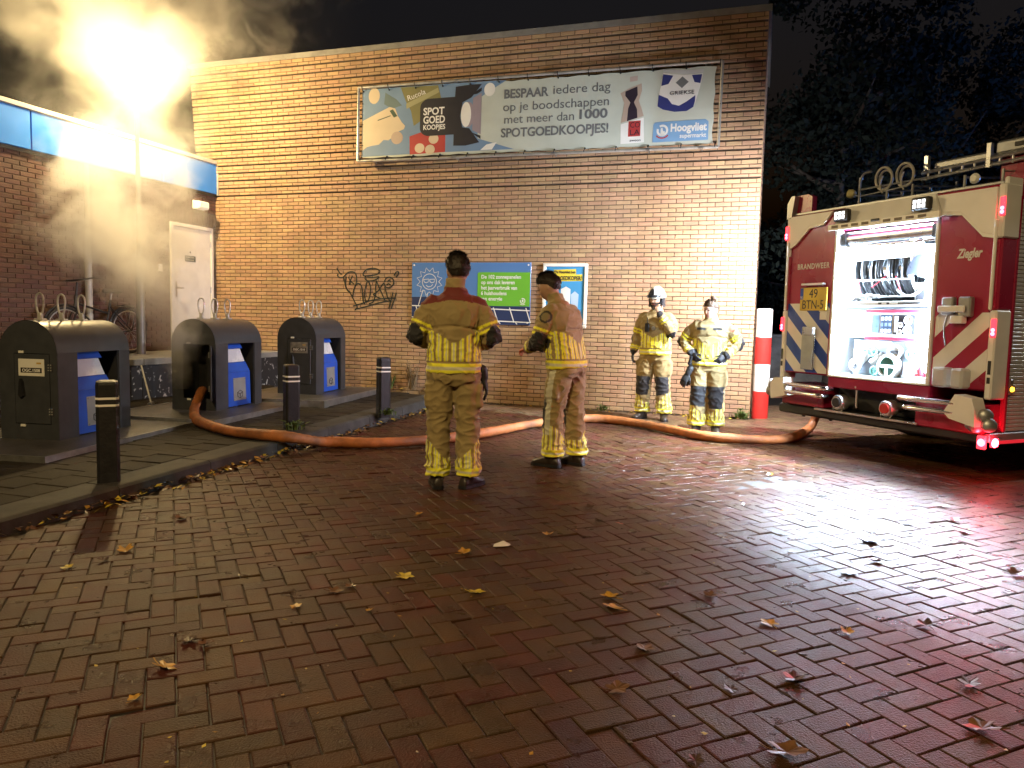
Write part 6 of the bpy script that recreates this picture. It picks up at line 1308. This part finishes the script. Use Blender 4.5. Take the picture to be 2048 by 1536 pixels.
# small bits of leaf and twig trodden over the paving
vs_, fs_, mi_ = [], [], []
for _ in range(700):
    y = rg.uniform(2, 9.5); x = rg.uniform(-.72 * y, .75 * y)
    if (Vector((x, y, 0)) - KP).dot(KN) > -.1: continue
    sz = rg.uniform(.004, .013); a = rg.uniform(0, 6.28); o0 = len(vs_); c = Vector((x, y, .0035)); ax = Vector((math.cos(a), math.sin(a), 0)) * sz; bx = Vector((-math.sin(a), math.cos(a), 0)) * sz * rg.uniform(.15, .8)
    vs_ += [c - ax, c - bx, c + ax + Vector((0, 0, .003)), c + bx]; fs_.append((o0, o0 + 1, o0 + 2, o0 + 3)); mi_.append(rg.choice((0, 2, 2, 3, 3, 1)))
me = bpy.data.meshes.new('leaf_crumbs'); me.from_pydata(vs_, [], fs_); me.polygons.foreach_set('material_index', mi_); o = obj('leaf_crumbs', me, LM); o['kind'] = 'stuff'; o['label'] = 'tiny crumbs of leaf and twig scattered over the wet paving'; o['category'] = 'debris'
# weeds at the wall foot and round the bollards
M_weed = mat('weed_green', (.09, .14, .03), .6, var=.35, scale=20); M_dry = mat('dry_weed', (.20, .13, .06), .7, var=.3, scale=20)
def weed(x, y, z, h, n, m, lab):
    mb = MB(); r = random.Random(int(x * 100 + y * 10))
    for _ in range(n):
        a = r.uniform(0, 6.28); l = h * r.uniform(.5, 1); sp = r.uniform(.15, .6); p0 = Vector((r.gauss(0, .035), r.gauss(0, .02), 0)); d = Vector((math.cos(a) * sp, math.sin(a) * sp, 1)).normalized(); q = p0 + d * l; w_ = Vector((-math.sin(a), math.cos(a), 0)) * .006
        mid = p0 + d * l * .55 + Vector((0, 0, .02)); mb.add([p0 - w_, p0 + w_, mid + w_ * 1.6, q, mid - w_ * 1.6], [(0, 1, 2, 3, 4)])
        for k in range(2): c = p0 + d * l * r.uniform(.4, .95); e = Vector((r.gauss(0, .03), r.gauss(0, .03), r.uniform(0, .03))); mb.add([c, c + e + w_ * 2, c + e * 1.8, c + e - w_ * 2], [(0, 1, 2, 3)])
    o = mb.build('weed', m); o.location = (x, y, z); tag(o, lab, 'weed', 'weeds along the wall and kerb')
for s, h, n, m, lab in ((-5.15, .30, 26, M_weed, 'leafy weed at the wall foot behind the farthest bin'), (-4.72, .55, 34, M_dry, 'tall dry weed against the wall left of the solar sign'), (-4.2, .2, 22, M_weed, 'low weed at the wall foot below the solar sign'), (-.95, .10, 30, M_weed, 'green tuft at the wall foot beside the helmeted firefighter'), (-1.5, .09, 26, M_weed, 'small tuft at the wall foot left of the helmeted firefighter'), (.50, .14, 34, M_weed, 'green tuft growing at the wall corner by the striped post')):
    p = WALL @ Vector((s, -.12, 0)); weed(p.x, p.y, (pave_z(p.y) if (p - KP).dot(KN) > 0 else 0), h, n, m, lab)
weed(-2.30, 7.90, pave_z(7.9), .10, 40, M_weed, 'grass tuft at the foot of the middle bollard'); weed(-1.53, 9.24, pave_z(9.2), .07, 30, M_weed, 'grass tuft at the foot of the farthest bollard')
# stick leaning on the ledge
b = MB(); b.cyl((-4.70, 9.72, .14), (-4.95, 9.98, .62), .011, 8); b.cyl((-4.72, 9.70, .13), (-4.66, 9.68, .15), .03, 10); o = b.build('stick', M_wp, None, True); tag(o, 'thin white stick leaning against the ledge behind the nearest bin', 'stick')
# drain grate beside the nearest platform
gr = thing('drain_grate', 'slotted metal grate lying beside the middle container', 'grate', (-3.78, 7.86, pave_z(7.86) + .004), R(-8))
b = MB(); b.cbox(-.30, -.11, -.02, .30, .11, .006, .004); b.build('plate', M_tread, gr)
b = MB()
for k in range(12): b.box(-.27 + k * .046, -.08, .007, -.255 + k * .046, .08, .012)
b.build('rib', M_steel, gr)

# ------------------------------------------------------------------ trees behind the truck, low wall
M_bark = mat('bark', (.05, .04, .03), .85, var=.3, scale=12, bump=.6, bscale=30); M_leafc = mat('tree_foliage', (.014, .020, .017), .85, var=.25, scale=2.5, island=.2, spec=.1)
rt = np.random.default_rng(12)
def tree(lab, x, y, h, R0, n, seed):
    t = thing('tree', lab, 'tree', (x, y, 0), 0, 'trees behind the truck'); r = random.Random(seed); mb = MB()
    mb.tube(crom([(0, 0, -.1), (.05, .03, h * .25), (-.04, .06, h * .5), (.05, 0, h * .85)], 5), [.20 - .17 * i / 15 for i in range(16)], 10); cl_ = []
    for k in range(16):
        a = r.uniform(0, 6.28); z0 = h * r.uniform(.26, .75); e = Vector((math.cos(a), math.sin(a), 0)) * R0 * r.uniform(.5, .95) + Vector((0, 0, z0 + r.uniform(.2, 1.2))); mb.tube(crom([(0, 0, z0), (e.x * .5, e.y * .5, z0 + (e.z - z0) * .4), e], 4), [.06, .055, .05, .045, .04, .03, .025, .018, .010], 6); cl_.append(e)
    mb.build('trunk', M_bark, t, True)
    cs_ = cl_ + [Vector((r.gauss(0, R0 * .45), r.gauss(0, R0 * .45), h * r.uniform(.32, 1.02))) for _ in range(34)]
    C_ = np.array(cs_); idx = rt.integers(0, len(C_), n); rad = rt.uniform(.35, .95, len(C_)); off_ = rt.normal(size=(n, 3)); off_ /= np.linalg.norm(off_, axis=1)[:, None]; P_ = C_[idx] + off_ * (rad[idx] * rt.uniform(.3, 1, n) ** .5)[:, None] * np.array([1, 1, .75])
    A_ = rt.normal(size=(n, 3)); A_ /= np.linalg.norm(A_, axis=1)[:, None]; B_ = np.cross(A_, rt.normal(size=(n, 3))); B_ /= np.linalg.norm(B_, axis=1)[:, None]; sz = rt.uniform(.04, .085, n)[:, None]
    Vv = np.stack([P_ - A_ * sz, P_ - B_ * sz * .55, P_ + A_ * sz, P_ + B_ * sz * .55], 1).reshape(-1, 3); me = bpy.data.meshes.new('crown'); me.from_pydata(Vv.tolist(), [], np.arange(n * 4).reshape(-1, 4).tolist()); obj('crown', me, M_leafc, t)
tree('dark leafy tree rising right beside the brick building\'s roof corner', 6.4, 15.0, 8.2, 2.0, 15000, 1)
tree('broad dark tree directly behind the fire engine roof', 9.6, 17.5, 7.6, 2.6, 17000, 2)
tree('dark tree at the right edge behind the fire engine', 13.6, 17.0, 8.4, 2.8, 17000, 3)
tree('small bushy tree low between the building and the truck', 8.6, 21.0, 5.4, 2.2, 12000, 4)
b = MB(); b.cbox(4.4, 17.6, 0, 9.5, 17.8, 1.08, .01); b.box(4.3, 17.55, 1.08, 9.6, 17.85, 1.14); o = b.build('garden_wall', M_conc); tag(o, 'low grey wall behind the truck beyond the striped post', 'wall')

# ------------------------------------------------------------------ smoke from the open bin, lit by the lamp
sm_ = MB(); sm_.loft([[(-3.2, 8.45, .45), (-3.2, 9.6, .45), (-5.0, 10.6, .45), (-5.3, 9.0, .45)], [(-3.2, 8.3, 1.4), (-3.1, 10.4, 1.4), (-5.2, 11.4, 1.4), (-6.2, 9.1, 1.4)], [(-3.3, 8.3, 2.6), (-3.1, 11.9, 2.6), (-5.4, 12.4, 2.6), (-6.9, 9.0, 2.6)], [(-2.6, 8.6, 4.2), (-2.6, 13.0, 4.2), (-6.0, 13.2, 4.2), (-8.2, 8.6, 4.2)], [(-2.4, 8.6, 7.2), (-2.4, 13.6, 7.2), (-7.0, 13.6, 7.2), (-9.4, 8.6, 7.2)]])
sm_o = sm_.build('smoke', None); sm_o['kind'] = 'stuff'; sm_o['label'] = 'yellow-lit smoke billowing up from the open bin past the street lamp'; sm_o['category'] = 'smoke'
m = bpy.data.materials.new('bin_smoke'); m.use_nodes = True; nt = m.node_tree; nt.nodes.clear(); L = nt.links.new
outn = nd(nt, 'ShaderNodeOutputMaterial'); pvn = nd(nt, 'ShaderNodeVolumePrincipled'); L(pvn.outputs[0], outn.inputs['Volume'])
pvn.inputs['Color'].default_value = (.975, .97, .94, 1); pvn.inputs['Anisotropy'].default_value = .55
tc = nd(nt, 'ShaderNodeTexCoord'); sx = nd(nt, 'ShaderNodeSeparateXYZ'); L(tc.outputs['Object'], sx.inputs[0])
def curve(vals, lo, hi):
    """value over height as a float curve; vals: (z, v)"""
    mr = nd(nt, 'ShaderNodeMapRange'); mr.inputs[1].default_value = 0; mr.inputs[2].default_value = 8; L(sx.outputs[2], mr.inputs[0])
    fc = nd(nt, 'ShaderNodeFloatCurve'); L(mr.outputs[0], fc.inputs['Value']); c = fc.mapping.curves[0]
    pts = [(z / 8, (v - lo) / (hi - lo)) for z, v in vals]
    while len(c.points) < len(pts): c.points.new(.5, .5)
    for p, q in zip(c.points, pts): p.location = q
    fc.mapping.update(); o = nd(nt, 'ShaderNodeMapRange'); o.inputs[3].default_value = lo; o.inputs[4].default_value = hi; L(fc.outputs[0], o.inputs[0]); return o.outputs[0]
SM = [(0.0, -3.80, 8.70, .05, 3), (.6, -3.84, 8.66, .24, 3), (1.15, -4.02, 8.62, .42, 3), (1.7, -4.55, 9.25, .60, 2.6), (2.4, -5.20, 10.1, .92, 2.7), (3.1, -5.50, 10.5, 1.0, 2.3), (3.65, -5.55, 10.7, 1.0, .6), (4.35, -5.55, 10.95, 1.2, .09), (5.3, -5.75, 11.1, 1.75, .62), (8.0, -6.0, 11.2, 2.2, 1.0)]
cx_ = curve([(s[0], s[1]) for s in SM], -8, -3); cy_ = curve([(s[0], s[2]) for s in SM], 8, 12); cr_ = curve([(s[0], s[3]) for s in SM], 0, 2.5); cd_ = curve([(s[0], s[4]) for s in SM], 0, 3)
def mth(op, a, b_=None, c=None):
    n = nd(nt, 'ShaderNodeMath', operation=op)
    for i, v in enumerate((a, b_, c)):
        if v is None: continue
        if isinstance(v, (int, float)): n.inputs[i].default_value = v
        else: L(v, n.inputs[i])
    return n.outputs[0]
dx = mth('SUBTRACT', sx.outputs[0], cx_); dy = mth('SUBTRACT', sx.outputs[1], cy_)
dist = mth('DIVIDE', mth('SQRT', mth('ADD', mth('MULTIPLY', dx, dx), mth('MULTIPLY', dy, dy))), cr_)
n1 = nd(nt, 'ShaderNodeTexNoise'); n1.inputs['Scale'].default_value = 1.5; n1.inputs['Detail'].default_value = 5; n1.inputs['Roughness'].default_value = .55; n1.inputs['Distortion'].default_value = .5; L(tc.outputs['Object'], n1.inputs[0])
dn = mth('ADD', dist, mth('MULTIPLY', mth('SUBTRACT', n1.outputs[0], .5), 4.2))
mr = nd(nt, 'ShaderNodeMapRange'); mr.interpolation_type = 'SMOOTHSTEP'; mr.inputs[1].default_value = 1.05; mr.inputs[2].default_value = .40; mr.inputs[3].default_value = 0; mr.inputs[4].default_value = 1; L(dn, mr.inputs[0])
hz = nd(nt, 'ShaderNodeMapRange'); hz.inputs[1].default_value = 3.2; hz.inputs[2].default_value = .8; hz.inputs[3].default_value = 0; hz.inputs[4].default_value = .006; L(dist, hz.inputs[0])
L(mth('ADD', mth('MULTIPLY', mr.outputs[0], mth('MULTIPLY', cd_, 1.1)), hz.outputs[0]), pvn.inputs['Density'])
sm_o.data.materials.append(m)
